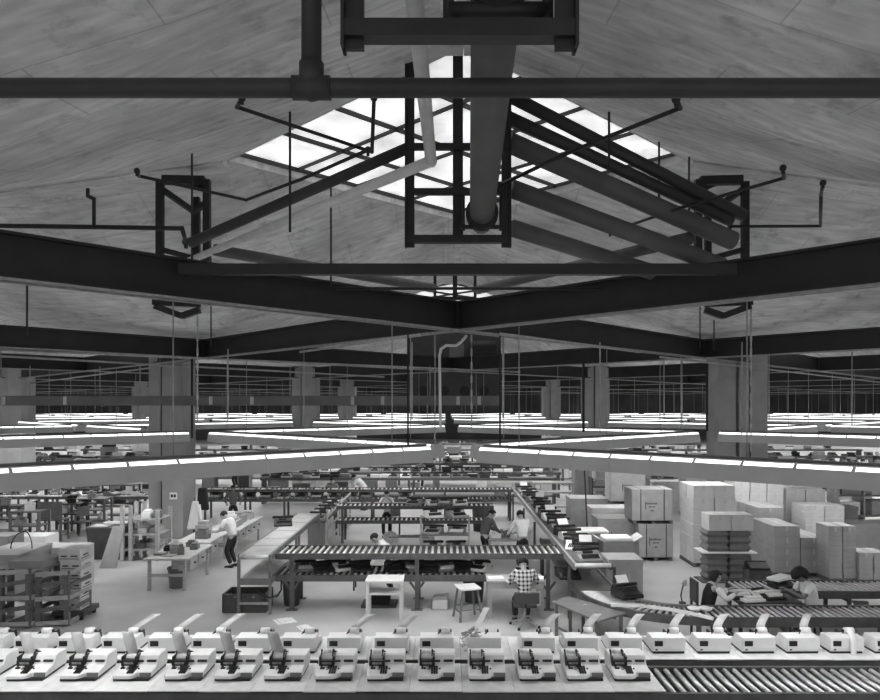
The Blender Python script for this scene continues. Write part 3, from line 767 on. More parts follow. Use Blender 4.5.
def far_tw(case):                      # small in the picture: one mesh with the same outline
    b = MB()
    b.prism([(-.19,0),(-.2,.03),(-.17,.055),(-.03,.095),(.0,.135),(.16,.13),(.19,.09),(.19,0)], -.2, .2)
    b.m(1).cyl((-.23,.07,.155),(.23,.07,.155), .03, 6).box(-.15, .16, -.165, -.05, .05, .1).box(-.09, .09, -.025, .05, .1, .14)
    b.m(2).box(-.2, .2, .1, .14, .128, .15)
    return b.mesh('typewriter', [M[case], M['black'], M['paper'] if case != 'white' else M['midgrey']])
FT = {c: far_tw(c) for c in ('grey', 'midgrey', 'white', 'black')}
def put_tw(px, Y, z, case, label, group, paper=False, rz=None, x=None, sc=1.22):
    sk = () if paper else ('paper_sheet',)
    o = dup(TW[case], (ax(px, Y) if x is None else x, Y, z), rnd.uniform(-.15, .15) if rz is None else rz, label, group, sk)
    o.scale = (sc, sc, sc*1.15); return o
# ---------------------------------------------------------------- front two-level roller rack
YR0, YR1 = 16.45, 17.45
xa, xb = ax(276, 16.5), ax(563, 16.5)
rk = thing('roller_rack', 'two-level roller conveyor crossing the middle of the floor', 'conveyor', ((xa + xb)/2, (YR0 + YR1)/2, 0))
roller_line('', '', xa, xb, YR0, YR1, 1.27, 'x', .142, .062, root=rk, rail=.12)
roller_line('', '', xa, ax(533, 16.5), YR0, YR1, .78, 'x', .142, .07, root=rk, rail=.13) if False else None
cx_, cy_ = rk.location.x, rk.location.y
def rel_rollers(root, x0, x1, y0, y1, z, pitch, d, rail):
    w_ = y1 - y0; key = ('x', round(w_, 2), d)
    for yy in (y0, y1): MB().box(x0 - root.location.x, x1 - root.location.x, yy - root.location.y - .025, yy - root.location.y + .025, z - rail, z + .012).build('side_rail', 'rail', root)
    if key not in roller_cache: roller_cache[key] = MB().cyl((0,-w_/2 + .03,0),(0,w_/2 - .03,0), d/2, 10).mesh('roller', [M['roller']])
    MB().box(x0 - root.location.x + .03, x1 - root.location.x - .03, y0 - root.location.y + .03, y1 - root.location.y - .03, z - d - .03, z - d - .015).build('gap_shade', 'bin', root)  # dark sheet standing in for the shade between these rollers
    n = int((x1 - x0)/pitch)
    for k in range(n): link(roller_cache[key], 'roller', root, (x0 + (k + .5)*(x1 - x0)/n - root.location.x, (y0 + y1)/2 - root.location.y, z - d/2))
rel_rollers(rk, xa, ax(489, 16.5), YR0, YR1, .78, .142, .07, .13)
for lx in (ax(292, 16.45), ax(417, 16.45), ax(548, 16.45)):
    for yy in (YR0, YR1):
        g = MB().box(lx - cx_ - .045, lx - cx_ + .045, yy - cy_ - .03, yy - cy_ + .03, .015, 1.15).box(lx - cx_ - .13, lx - cx_ + .13, yy - cy_ - .08, yy - cy_ + .08, 0, .015)
        for s_ in (-1, 1): g.bar((lx - cx_, yy - cy_, .42), (lx - cx_ + s_*.16, yy - cy_, .64), .05)
        g.build('leg', 'rail', rk)
cs = 'black midgrey grey black midgrey midgrey grey black grey midgrey'.split()
pxs = [303, 321, 340, 359, 394, 411, 427, 443, 459, 477]
for k, px in enumerate(pxs):
    put_tw(px + 2, 16.95 + rnd.uniform(-.1, .1), .785, ['midgrey','black','white','black','black','midgrey','black','midgrey','black','white'][k],
           'half built typewriter on the lower rollers of the crossing rack, %s' % ('leftmost' if k == 0 else 'rightmost' if k == 9 else ORD[k] + ' from the left'), 'typewriters on the lower rollers', k in (2, 6), rnd.uniform(-.6, .6), sc=1.12)
put_tw(0, 17.3, .785, 'white', 'pale typewriter part heap at the left end of the lower rollers', 'typewriters on the lower rollers', True, 1.2, x=ax(338, 17.3))

# ---------------------------------------------------------------- belt tables on the left, running away
bt = thing('belt_table', 'two-level belt table running away left of the roller rack', 'conveyor', (-4.25, 19.2, 0))
x0, x1, y0, y1 = ax(239.5, 16.1), ax(268.5, 16.1), 16.1, 22.4
bx0, bx1 = x0 + 4.25, x1 + 4.25
MB().box(bx0, bx1, y0 - 19.2, y1 - 19.2, 1.27, 1.31).build('belt', 'belt', bt)
MB().box(bx0 - .04, bx0, y0 - 19.2, y1 - 19.2, 1.2, 1.325).build('side_rail', 'frame', bt); MB().box(bx1, bx1 + .06, y0 - 19.2, y1 - 19.2, 1.2, 1.325).build('side_rail', 'frame', bt)
for y in (17.2, 18.2, 19.3, 20.6): MB().box(bx0, bx1, y - 19.2, y - 19.17, 1.308, 1.3125).build('seam', 'rail', bt)
MB().cyl((bx0, y0 - 19.2, 1.27), (bx1, y0 - 19.2, 1.27), .05, 12).build('end_roller', 'roller', bt)
MB().box(bx0, bx1, y0 - 19.2, 19.4 - 19.2, .74, .78).build('lower_belt', 'belt', bt)
MB().box(bx0 - .04, bx1 + .06, y0 - 19.24, y0 - 19.2, .66, .80).build('side_rail', 'frame', bt); MB().box(bx1, bx1 + .06, y0 - 19.2, .2, .66, .79).build('side_rail', 'frame', bt)
for lx in (bx0 - .02, bx1 + .03):
    for y in (16.12, 19.3, 22.3): MB().box(lx - .03, lx + .03, y - 19.23, y - 19.17, 0, 1.2).build('leg', 'frame', bt)
MB().box(bx0, bx1, y0 - 19.22, y0 - 19.18, .22, .27).build('stretcher', 'lightsteel', bt)
put_tw(283, 20.2, 1.313, 'black', 'dark typewriter alone on the upper belt of the left table', None, False, .25)
tb = thing('parts_bin', 'dark steel bin on the floor under the end of the belt table', 'bin', (ax(248, 16.5), 16.55, 0))
g = MB().box(-.48, .46, -.32, .32, 0, .04).box(-.48, .46, -.34, -.3, 0, .42).box(-.48, .46, .3, .34, 0, .42).box(-.5, -.46, -.34, .34, 0, .42).box(.44, .48, -.34, .34, 0, .42)
g.build('shell', 'bin', tb); MB().cyl((-.2,-.36,.36),(-.2,-.34,.36), .02, 8).cyl((.2,-.36,.36),(.2,-.34,.36), .02, 8).build('rivet', 'lightsteel', tb)
one('air_hose', MB().tube([(0,0,0),(.12,-.02,-.1),(.3,0,-.17),(.46,.02,-.14),(.55,.03,0),(.54,.05,.2)], .018, 8), 'rubber', 'black air hose looping under the end of the belt table', 'hose', loc=(ax(256, 15.9), 15.9, az(590, 15.9)))

# ---------------------------------------------------------------- right belt line: straight run, then a roller curve, then a straight run
xl, xr = ax(574, 15.6) , ax(610, 15.6)
t = thing('assembly_conveyor', 'upper conveyor running away on the right, heaped with machines', 'conveyor', (xl, 22.5, 0))
MB().box(-.03, .03, 15.5 - 22.5, 29.4 - 22.5, 1.12, 1.27).build('side_rail', 'lightsteel', t)
MB().box(xr - xl - .03, xr - xl + .03, 15.5 - 22.5, 29.4 - 22.5, 1.12, 1.25).build('side_rail', 'rail', t)
MB().box(.03, xr - xl - .03, 15.5 - 22.5, 29.4 - 22.5, 1.15, 1.22).build('belt', 'darkbelt', t)
MB().cyl((.0,-7.0,1.22),(xr - xl,-7.0,1.22), .045, 12).build('end_roller', 'paper', t)
for y in (15.8, 19, 22, 25, 29):
    for x in (-.07, xr - xl + .14): MB().box(x - .03, x + .03, y - 22.53, y - 22.47, 0, 1.12).build('leg', 'rail', t)
kk = 0
for i, y in enumerate([16.0, 16.62, 17.24, 17.86, 18.5, 19.1, 19.75, 20.4, 21.1, 21.8, 22.5, 23.3, 24.1, 25., 25.9, 26.8, 27.7, 28.6]):
    put_tw(0, y, 1.225, ['grey','black','white','midgrey','white','black','midgrey'][i % 7], 'pale machine heaped on the right hand conveyor, %s from its near end' % ORD[i], 'machines on the right hand conveyor',
           i % 4 == 1, rnd.uniform(-.35, .35), x=(xl + xr)/2 + rnd.uniform(-.05, .1), sc=1.3)
# lower line with the 90 degree curve
zl = .75
xl2, xr2 = ax(577, 15.4), ax(615, 15.4)
tc_ = thing('curved_conveyor', 'low conveyor that curves from the right hand line to the right edge', 'conveyor', (xl2, 15.3, 0))
MB().box(.02, xr2 - xl2 - .02, 0, 6.0, zl - .06, zl - .01).build('belt', 'darkbelt', tc_)
MB().box(-.03, .02, 0, 6.0, zl - .14, zl + .02).build('side_rail', 'rail', tc_); MB().box(xr2 - xl2 - .02, xr2 - xl2 + .03, 0, 6.0, zl - .14, zl + .02).build('side_rail', 'frame', tc_)
ro, ri = 2.05, 2.05 - (xr2 - xl2)
def arc(r, k, n=16): a = PI + (PI/2)*k/n; return (ro + r*math.cos(a), r*math.sin(a))
for r_, m_ in ((ro, 'rail'), (ri, 'frame')):
    g = MB(); n = 16; vs = []
    for k in range(n + 1):
        for rr_ in (r_ - .025, r_ + .025):
            x, y = arc(rr_, k); vs += [(x, y, zl - .14), (x, y, zl + .02)]
    fs = []
    for k in range(n):
        o = 4*k; fs += [(o, o+1, o+5, o+4), (o+2, o+6, o+7, o+3), (o+1, o+3, o+7, o+5), (o, o+4, o+6, o+2)]
    g.add(vs, fs).build('side_rail', m_, tc_)
nr = 22
g = MB()
for k in range(16):
    (xa1, ya1), (xb1, yb1), (xc1, yc1), (xd1, yd1) = arc(ro - .03, k), arc(ri + .03, k), arc(ri + .03, k + 1), arc(ro - .03, k + 1)
    g.poly([(xa1, ya1), (xb1, yb1), (xc1, yc1), (xd1, yd1)], zl - .12, zl - .10)
g.build('gap_shade', 'bin', tc_)  # curved dark sheet, shade between the rollers put into its colour
for k in range(nr):
    a = PI + (PI/2)*(k + .5)/nr
    p = Vector((ro + (ri + .04)*math.cos(a), (ri + .04)*math.sin(a), zl - .035)); q = Vector((ro + (ro - .04)*math.cos(a), (ro - .04)*math.sin(a), zl - .035))
    MB().cyl(p, q, .02, 8, .034).build('roller', 'roller', tc_)
for k in (2, 9, 15):
    x, y = arc(ro, k); MB().box(x - .03, x + .03, y - .03, y + .03, 0, zl - .13).build('leg', 'rail', tc_)
g = MB(); P_ = [Vector((ax(px, 726*3.8/(py - VY)) - xl2, 726*3.8/(py - VY) - 15.3, zl + .05)) for px, py in ((611,605),(640,605.5),(668,609),(692,613.5),(713,618.5))]
for a, b in zip(P_, P_[1:]): g.bar(a, b, .04, .06)
g.build('guide_rail', 'paper', tc_)
xs0 = xl2 + ro
roller_line('roller_conveyor', 'long bare roller conveyor in front of the two seated workers', xs0, 12.0, 15.3 - ro + .0, 15.3 - ri, zl, 'x', .125, .052, legs=(6.2, 8.4, 10.6), rail=.17)
put_tw(627, 14.75, zl + .005, 'black', 'dark typewriter with papers riding on the roller curve', None, True, .35)
put_tw(568, 16.4, zl, 'black', 'dark machine under the near end of the right hand conveyor', None, False, .1)
# dark skewed board table by the curve
d4 = [at(px, py, .7) for px, py in ((552,601),(568,596),(627,612.5),(598,621))]
td = thing('work_table', 'dark skewed board table standing inside the roller curve', 'table', (sum(p[0] for p in d4)/4, sum(p[1] for p in d4)/4, 0))
pl = [(p[0] - td.location.x, p[1] - td.location.y) for p in (d4[0], d4[3], d4[2], d4[1])]
MB().poly(pl, .66, .70).build('tabletop', 'frame', td, .01)
MB().cyl((.02,.1,.7),(.02,.1,.72), .035, 10).build('bolt', 'lightsteel', td)
for x, y in pl: MB().box(x*.86 - .03, x*.86 + .03, y*.86 - .03, y*.86 + .03, 0, .66).build('leg', 'frame', td)
MB().bar((pl[0][0]*.86, pl[0][1]*.86, .2), (pl[1][0]*.86, pl[1][1]*.86, .2), .04).build('stretcher', 'frame', td)

# ---------------------------------------------------------------- second rack behind and the long lines farther back
def rack(label, x0, x1, y0, y1, zs, legs, pitch=.16, group=None, zl_=None):
    t = thing('roller_rack', label, 'conveyor', ((x0 + x1)/2, (y0 + y1)/2, 0), 0, group)
    for z in zs: rel_rollers(t, x0, x1, y0, y1, z, pitch, .07, .1)
    for lx in legs:
        for yy in (y0, y1): MB().box(lx - t.location.x - .04, lx - t.location.x + .04, yy - t.location.y - .03, yy - t.location.y + .03, 0, max(zs) - .1).build('leg', 'rail', t)
    return t
rack('two-level roller rack in front of the man facing us', ax(336, 24.4), ax(494, 24.4), 24.5, 25.2, (1.25, .76), (ax(342, 24.4), ax(424, 24.4), ax(488, 24.4)))
for k, (px, c) in enumerate(((414,'grey'),(444,'midgrey'),(460,'white'),(434,'white'))): put_tw(px, 24.85, 1.256, c, 'typewriter on the second rack, %s from the left' % ORD[(0,2,3,1)[k]], 'typewriters on the second rack', False, .2*k - .3)
bk = rack('long two-level roller line closing the far side of the assembly loop', ax(203, 29.5), ax(513, 29.5), 29.4, 30.15, (1.25, .86), [ax(p, 29.5) for p in (206, 246, 285, 372, 445, 510)], .17)
i = 0
for px in (216, 232, 249, 266, 284, 301, 317, 334, 351, 366, 405):
    put_tw(px, 29.8, .866, ('midgrey','white','grey')[i % 3], 'typewriter holding white paper in the far loop line, %s from the left' % ORD[i], 'typewriters in the far loop line', True, 0); i += 1
rack('long pale roller line at the left edge behind the work benches', ax(-30, 28.5), ax(150, 28.5), 28.3, 29.0, (1.1,), [ax(p, 28.5) for p in (0, 60, 140)], .17)
for k, px in enumerate((35, 70, 77, 85, 96, 112, 138)): put_tw(px, 28.7, 1.106, ('white','grey','midgrey')[k % 3], 'machine on the left edge roller line, %s from the left' % ORD[k], 'machines on the left edge roller line', False, .3*k)
# end-on machine conveyor with a guard rail, left of the centre
xg0, xg1 = ax(309, 23.6), ax(326, 23.6)
eg = thing('machine_conveyor', 'narrow conveyor of typewriters with a slanted pipe guard left of centre', 'conveyor', ((xg0 + xg1)/2, 25.6, 0))
hw_ = (xg1 - xg0)/2
MB().box(-hw_, hw_, -2.2, 3.2, .85, .92).build('bed', 'rail', eg)
MB().box(-hw_, hw_, -2.22, -2.18, .1, .85).build('end_plate', 'midgrey', eg)
for x in (-hw_ + .04, hw_ - .04):
    for y in (-2.1, .5, 3.1): MB().box(x - .03, x + .03, y - .03, y + .03, 0, .85).build('leg', 'rail', eg)
for z in (.35, .75, 1.15): MB().bar((hw_ + .06, -2.1, z - .1), (hw_ + .18, 2.6, z + .1), .05).build('guard_rail', 'lightsteel', eg)
for f_ in (0, .5, 1): MB().bar((hw_ + .06 + .12*f_, -2.1 + 4.7*f_, 0), (hw_ + .06 + .12*f_, -2.1 + 4.7*f_, 1.3), .05).build('guard_post', 'lightsteel', eg)
for k in range(6): put_tw(0, 23.75 + k*.85, .925, ('grey','white','midgrey')[k % 3], 'typewriter on the guarded narrow conveyor, %s from its near end' % ORD[k], 'typewriters on the guarded conveyor', False, .1*k, x=xg0 + hw_)
# three-shelf cart of typewriters
cart_ = thing('shelf_cart', 'steel cart with shelves of typewriters left of the sweater man', 'cart', (ax(445, 20.6), 20.6, 0))
for z in (.52, .98, 1.45): MB().box(-.68, .68, -.22, .22, z, z + .03).build('shelf', 'lightsteel' if z < .6 else 'frame', cart_)
for x in (-.68, .68):
    for y in (-.22, .22): MB().box(x - .02, x + .02, y - .02, y + .02, .0, 1.5).build('post', 'lightsteel', cart_)
MB().box(-.62, .62, -.2, .2, .1, .46).build('drawer_box', 'dark' if False else 'bin', cart_)
nm = ['upper left', 'upper right', 'middle left', 'middle right', 'top left', 'top right']
for k, (z, s_) in enumerate(((1.01,-1),(1.01,1),(.55,-1),(.55,1),(1.48,-1),(1.48,1))):
    put_tw(0, 20.6, z, ('grey','midgrey','grey','midgrey','white','grey')[k], 'typewriter on the %s place of the steel shelf cart' % nm[k].replace('upper','second level').replace('middle','low'), 'typewriters on the shelf cart', False, .15*k - .3, x=cart_.location.x + s_*.33)
# far lines, row behind row
rows = [(34.6, 1.25, 262, 556, .47, 'the first far typewriter row'), (37.0, 1.3, 268, 560, .52, 'the second far typewriter row'), (43., 1.3, -10, 890, .95, 'the third far typewriter row'),
        (49., 1.3, -10, 890, 1.25, 'the fourth far typewriter row'), (56., 1.35, 20, 860, 1.5, 'the fifth far typewriter row'), (64., 1.4, 250, 700, 1.5, 'the sixth far typewriter row')]
for Y, z, p0, p1, pit, nmr in rows:
    xa_, xb_ = ax(p0, Y), ax(p1, Y)
    t = thing('long_bench', 'long dark conveyor bench carrying ' + nmr, 'conveyor', ((xa_ + xb_)/2, Y, 0), 0, 'far conveyor benches')
    W_ = (xb_ - xa_)/2
    MB().box(-W_, W_, -.35, .35, z - .12, z).build('bed', 'rail', t)
    nl = max(3, int(W_/2.2))
    for k in range(nl): x = -W_ + .1 + k*(2*W_ - .2)/(nl - 1); MB().box(x - .05, x + .05, -.3, .3, 0, z - .12).build('leg', 'rail', t)
    MB().box(-W_, W_, -.3, .3, .35, .4).build('lower_shelf', 'rail', t)
    nb = int((p1 - p0)/22)
    for k in range(nb):
        if rnd.random() < .25: continue
        w_ = rnd.uniform(.3, .9); h_ = rnd.uniform(.25, .65)
        one('parts_box', MB().cb(0, 0, 0, w_, .5, h_), rnd.choice(('card', 'cardpale', 'carddark', 'bin', 'midgrey', 'white')), 'parts box on the low shelf under ' + nmr, 'box', 'parts boxes under ' + nmr,
            loc=(xa_ + (k + .5)*(xb_ - xa_)/nb, Y, .4005), rz=rnd.uniform(-.1, .1))
    n = int((xb_ - xa_)/pit)
    for k in range(n):
        if rnd.random() < .12: continue
        o = bpy.data.objects.new('typewriter', FT[rnd.choice(('grey','white','midgrey','grey','white','black'))]); COL.objects.link(o)
        o.location = (xa_ + (k + .5)*pit + rnd.uniform(-.08, .08), Y + rnd.uniform(-.1, .1), z); o.rotation_euler.z = rnd.uniform(-.4, .4) + (PI if rnd.random() < .3 else 0)
        o.scale = (1.2, 1.2, 1.35)
        tag(o, 'small distant typewriter standing in ' + nmr, 'typewriter', 'typewriters in ' + nmr)
# tall goods standing between the far lines, seen in the gaps below the lights
for Y, nmr, n in ((40., 'second', 30), (46., 'third', 30), (53., 'fourth', 26)):
    k = 0
    for q in range(n):
        px = -15 + (q + rnd.uniform(.36, .64))*910/n
        if 300 < px < 560 and Y < 45 or rnd.random() < .12: continue
        w_, h_ = rnd.uniform(.5, 1.15), rnd.uniform(.8, 1.75); m_ = rnd.choice(('bin', 'midgrey', 'frame', 'carddark', 'card', 'black', 'cabinet', 'cardpale'))
        if min(math.hypot(ax(px, Y) - a_, Y - b_) for a_, b_ in COLS) < 1.6: continue
        t = thing('storage_cabinet', 'tall storage cabinet or pile standing behind the %s far typewriter row' % nmr, 'cabinet', (ax(px, Y), Y, 0), 0, 'cabinets behind the %s far row' % nmr)
        MB().box(-w_/2, w_/2, -.3, .3, 0, h_).build('cabinet_body', m_, t, .01)
        MB().box(-w_*.42, w_*.42, -.2, .2, h_, h_ + rnd.uniform(.08, .3)).build('goods', rnd.choice(('white', 'grey', 'black', 'card')), t, .02)
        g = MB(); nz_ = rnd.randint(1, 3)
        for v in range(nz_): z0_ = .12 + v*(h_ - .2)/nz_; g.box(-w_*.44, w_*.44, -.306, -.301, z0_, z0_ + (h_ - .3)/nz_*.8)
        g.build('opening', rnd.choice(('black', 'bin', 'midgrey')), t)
for o in TW.values(): drop(o)
# ---------------------------------------------------------------- left benches
def desk(label, x, y, L, wdt, z, drawers, group='work benches on the left'):
    t = thing('work_bench', label, 'bench', (x, y, 0), 0, group)
    MB().box(-wdt/2, wdt/2, -L/2, L/2, z - .05, z).build('bench_top', 'palewood', t, .006)
    for sx in (-1, 1):
        for sy in (-1, 1): MB().box(sx*(wdt/2 - .12) - .035, sx*(wdt/2 - .12) + .035, sy*(L/2 - .12) - .035, sy*(L/2 - .12) + .035, 0, z - .05).build('leg', 'wood', t)
    MB().box(-wdt/2 + .1, wdt/2 - .1, -L/2 + .09, -L/2 + .14, .35, .42).build('stretcher', 'wood', t)
    MB().box(-wdt/2 + .1, wdt/2 - .1, L/2 - .14, L/2 - .09, .35, .42).build('stretcher', 'wood', t)
    for k in range(drawers):
        yy = -L/2 + .25 + k*(.62)
        d = MB().box(wdt/2 - .5, wdt/2 - .02, yy, yy + .56, z - .36, z - .06).build('drawer', 'wood', t, .006)
        MB().cyl((wdt/2 - .02, yy + .28, z - .2), (wdt/2 + .02, yy + .28, z - .2), .025, 8).build('knob', 'iron', d)
    return t
xb_ = ax(188, 18.1) - .56
desk('nearest pale work bench on the left with scattered tools and parts', xb_, 19.05, 1.95, 1.12, .82, 2)
desk('middle work bench beside the man in the white shirt', xb_ - .1, 21.2, 1.9, 1.0, .82, 1)
desk('far work bench with two drawers behind the man in the white shirt', ax(254, 24.0) - .5, 23.7, 2.9, 1.0, .82, 4)
def odds(x, y, z, items):
    for (dx, dy, sx, sy, sz, m_, nm, lb, cat) in items:
        if nm == 'toolbox':
            t = thing(nm, lb, cat, (x + dx, y + dy, z), .2)
            MB().box(-sx/2, sx/2, -sy/2, sy/2, 0, sz).build('box_body', m_, t, .008); MB().tube([(-sx*.3,0,sz),(-sx*.3,0,sz+.06),(sx*.3,0,sz+.06),(sx*.3,0,sz)], .01, 6).build('handle', 'iron', t)
        else:
            g = MB(); g.box(-sx/2, sx/2, -sy/2, sy/2, 0, sz)
            if sz > .06: g.box(-sx*.35, sx*.35, -sy*.35, sy*.35, sz, sz*1.35)
            one(nm, g, m_, lb, cat, loc=(x + dx, y + dy, z + .0005), rz=rnd.uniform(-.5, .5), bevel=.006)
odds(xb_, 19.05, .82, [(-.3,-.5,.3,.2,.05,'midgrey','parts_tray','flat dark parts tray at the near end of the nearest bench','tray'),(-.05,-.6,.35,.25,.03,'grey','parts_tray','pale grey parts tray near the front corner of the nearest bench','tray'),
    (.2,-.45,.16,.16,.2,'midgrey','gear_motor','dark stubby motor standing on the nearest bench','motor'),(-.1,0,.22,.7,.16,'grey','long_box','long grey box lying along the nearest bench','box'),
    (.3,.3,.2,.3,.12,'midgrey','part_block','dark part block at the right edge of the nearest bench','part'),(-.3,.6,.4,.3,.1,'cardpale','paper_pile','pile of pale papers at the far end of the nearest bench','paper'),
    (-.35,.1,.16,.3,.1,'black','part_block','black part block at the left of the nearest bench','part'),(.1,.65,.25,.2,.13,'midgrey','part_block','grey part block before the man on the nearest bench','part')])
odds(xb_, 21.2, .82, [(0,-.3,.35,.3,.22,'midgrey','assembly_jig','dark machine jig the man in white leans over','machine'),(-.2,.35,.35,.4,.3,'card','carton','brown open carton on the middle bench','carton')])
odds(ax(254, 24)-.5, 23.7, .82, [(.05,-.7,.5,.8,.2,'card','parts_carton','carton of parts at the near end of the far left bench','carton'),(0,.1,.5,.5,.25,'grey','parts_carton','grey parts box in the middle of the far left bench','box'),
    (.1,.9,.4,.5,.2,'wood','parts_carton','wooden box at the far end of the far left bench','box'),(-.1,-.2,.3,.2,.3,'white','paper_pile','white bundle on the far left bench','paper')])
def bin_(x, y, r, h, label, m_='bin'):
    t = thing('waste_bin', label, 'bin', (x, y, 0))
    MB().lathe((0,0,0), [(0,.0),(r*.8,.0),(r,h),(r*.95,h),(r*.76,.03),(0,.03)], 18).build('bucket', m_, t)
    MB().lathe((0,0,h-.03), [(r*1.0,0),(r*1.06,.0),(r*1.06,.04),(r*.97,.04)], 18).build('rim', m_, t)
    return t
x, y, _ = at(176, 588); bin_(x, y + .1, .24, .5, 'grey bin under the nearest work bench', 'midgrey')
x, y, _ = at(297, 598); bin_(x, 16.9, .22, .55, 'dark bin under the left part of the crossing rack')
x, y, _ = at(474, 603); bin_(x, 17.2, .26, .56, 'dark bin behind the wooden stool')
# coat on the column
ct = thing('coat', 'white coat hanging on the right side of the left column', 'coat', (cL.location.x + .98, 25.5, az(502, 25.3)))
g = MB(); g.add([(-.1,0,0),(.12,0,0),(.22,-.12,-.95),(-.26,-.12,-1.0),(-.1,.12,0),(.12,.12,0),(.2,.16,-.95),(-.24,.16,-1.0)], [(0,1,2,3),(7,6,5,4),(0,4,5,1),(1,5,6,2),(2,6,7,3),(3,7,4,0)])
g.build('coat_body', 'shirt', ct, .05); MB().cyl((.14,-.03,-.12),(.27,-.13,-.75), .08, 10, .06).build('sleeve', 'shirt', ct); MB().box(-.05,.2,-.02,.1,-1.25,-.95).build('lining', 'dark', ct)
MB().cyl((0,.05,0),(0,.05,.12), .012, 6).build('hook', 'iron', ct)
one('dark_coat', MB().add([(-.15,0,0),(.15,0,0),(.25,0,-.8),(-.2,0,-.8),(-.15,.2,0),(.15,.2,0),(.22,.2,-.78),(-.2,.2,-.78)], [(0,1,2,3),(7,6,5,4),(0,4,5,1),(1,5,6,2),(2,6,7,3),(3,7,4,0)]), 'dark', 'dark coat hanging behind the white coat at the column', 'coat', bevel=.05, loc=(cL.location.x + 1.1, 25.9, az(490, 25.3)))
# rack of parts, leaning board, desk with papers in front of the left column
rkx = thing('parts_rack', 'wooden shelf rack of loose parts before the left column', 'shelf', (ax(146, 22.2), 22.2, 0))
for sx in (-.5, -.25, .55):
    for sy in (-.5, .5): MB().box(sx - .05, sx + .05, sy - .05, sy + .05, 0, 1.65 if sx < 0 else 1.5).build('post', 'wood' if sx > -.4 else 'palewood', rkx)
for z in (.3, .75, 1.2): MB().box(-.5, .55, -.5, .5, z, z + .04).build('shelf', 'wood', rkx)
for i, (dx, dz, m_) in enumerate(((.0,.34,'midgrey'),(.3,.34,'card'),(.0,.79,'white'),(.33,.79,'grey'),(.05,1.24,'paper'),(.36,1.24,'midgrey'))):
    one('parts_bundle', MB().box(-.14,.14,-.3,.3,0,.16).box(-.1,.1,-.2,.2,.16,.22), m_, 'loose parts bundle on the wooden rack, %s' % ('low left','low right','middle left','middle right','top left','top right')[i], 'parts', 'bundles on the wooden rack', loc=(rkx.location.x + dx, 22.2, dz + .0006), rz=.1*i - .2, bevel=.02)
lbx, lby, _ = at(112, 567)
one('leaning_board', MB().add([(-.28,0,0),(.2,0,0),(.28,.35,1.15),(-.05,.35,1.15),(-.28,.04,0),(.2,.04,0),(.28,.39,1.15),(-.05,.39,1.15)], [(0,1,2,3),(7,6,5,4),(0,4,5,1),(1,5,6,2),(2,6,7,3),(3,7,4,0)]), 'card', 'tall pale board leaning beside the wooden parts rack', 'board', loc=(lbx, lby - .2, 0))
x, y, _ = at(104, 560)
dk = thing('tub_desk', 'dark steel desk piled with papers left of the leaning board', 'desk', (x, y + .5, 0))
g = MB(); g.add([(-.45,-.45,0),(.45,-.45,0),(.45,.45,0),(-.45,.45,0),(-.55,-.5,.95),(.5,-.5,.95),(.5,.5,.95),(-.55,.5,.95)], [(0,3,2,1),(4,5,6,7),(0,1,5,4),(1,2,6,5),(2,3,7,6),(3,0,4,7)]); g.build('desk_body', 'bin', dk)
for z in (.25, .5, .74): MB().box(.25,.32,-.5,-.46,z,z+.04).build('drawer_pull', 'lightsteel', dk)
MB().box(-.56,.52,-.52,.52,.95,.98).build('desk_top', 'frame', dk)
for i, (dx, dy, s_) in enumerate(((-.2,-.2,.5),(.15,.1,.55),(.0,-.05,.4))): one('paper_pile', MB().box(-s_/2,s_/2,-s_*.4,s_*.4,0,.03), 'paper', 'white papers on the dark steel desk, %s pile' % ('left','right','middle')[i], 'paper', loc=(x + dx, y + .5 + dy, .981 + .031*i), rz=.3*i)
bin_(ax(88, 21.5), 21.3, .17, .5, 'small dark bin against the dark steel desk')
# carts, chairs and benches at the far left
def chair(x, y, rz, label, m_='frame'):
    t = thing('work_chair', label, 'chair', (x, y, 0), rz)
    MB().box(-.22,.22,-.2,.22,.46,.5).build('seat', m_, t, .01); MB().box(-.21,.21,.2,.24,.65,1.0).build('backrest', m_, t, .01)
    for sx in (-.19,.19):
        MB().box(sx-.018,sx+.018,-.18,-.14,0,.46).build('leg', 'iron', t); MB().box(sx-.018,sx+.018,.2,.235,0,.66).build('leg', 'iron', t)
    return t
def small_table(label, x, y, wx, wy, z, m_='frame', shelf=True, rz=0):
    t = thing('side_table', label, 'table', (x, y, 0), rz)
    MB().box(-wx/2,wx/2,-wy/2,wy/2,z-.05,z).build('tabletop', m_, t, .006)
    for sx in (-1,1):
        for sy in (-1,1): MB().box(sx*(wx/2-.05)-.03,sx*(wx/2-.05)+.03,sy*(wy/2-.05)-.03,sy*(wy/2-.05)+.03,0,z-.05).build('leg', m_, t)
    if shelf: MB().box(-wx/2+.03,wx/2-.03,-wy/2+.03,wy/2-.03,.28,.31).build('shelf', m_, t)
    return t
X = lambda px, py: at(px, py)[:2]
x, y = X(53, 540); small_table('grey trolley with a panel end at the far left', x, y, .9, .6, .75, 'frame'); one('panel', MB().box(-.42,.42,-.02,.02,0,.6), 'frame', 'grey steel panel standing on the far left trolley', 'panel', loc=(x, y - .2, .7503))
x, y = X(10, 520); small_table('dark machine table at the left picture edge', x, y, 1.2, .8, 1.3, 'bin'); 
x, y = X(84, 535); chair(x, y, .6, 'dark chair turned sideways behind the dark steel desk')
x, y = X(110, 522); small_table('low grey bench with small parts below the left roller line', x, y, 2.6, .6, .8, 'frame'); 
for k, dx in enumerate((-1., -.3, .4, 1.)): one('parts_bundle', MB().box(-.2,.2,-.15,.15,0,.14).box(-.1,.1,-.1,.1,.14,.2), ('black','grey','midgrey','white')[k], 'parts bundle on the low grey bench, %s from the left' % ORD[k], 'parts', loc=(x + dx, y, .8004), bevel=.02)
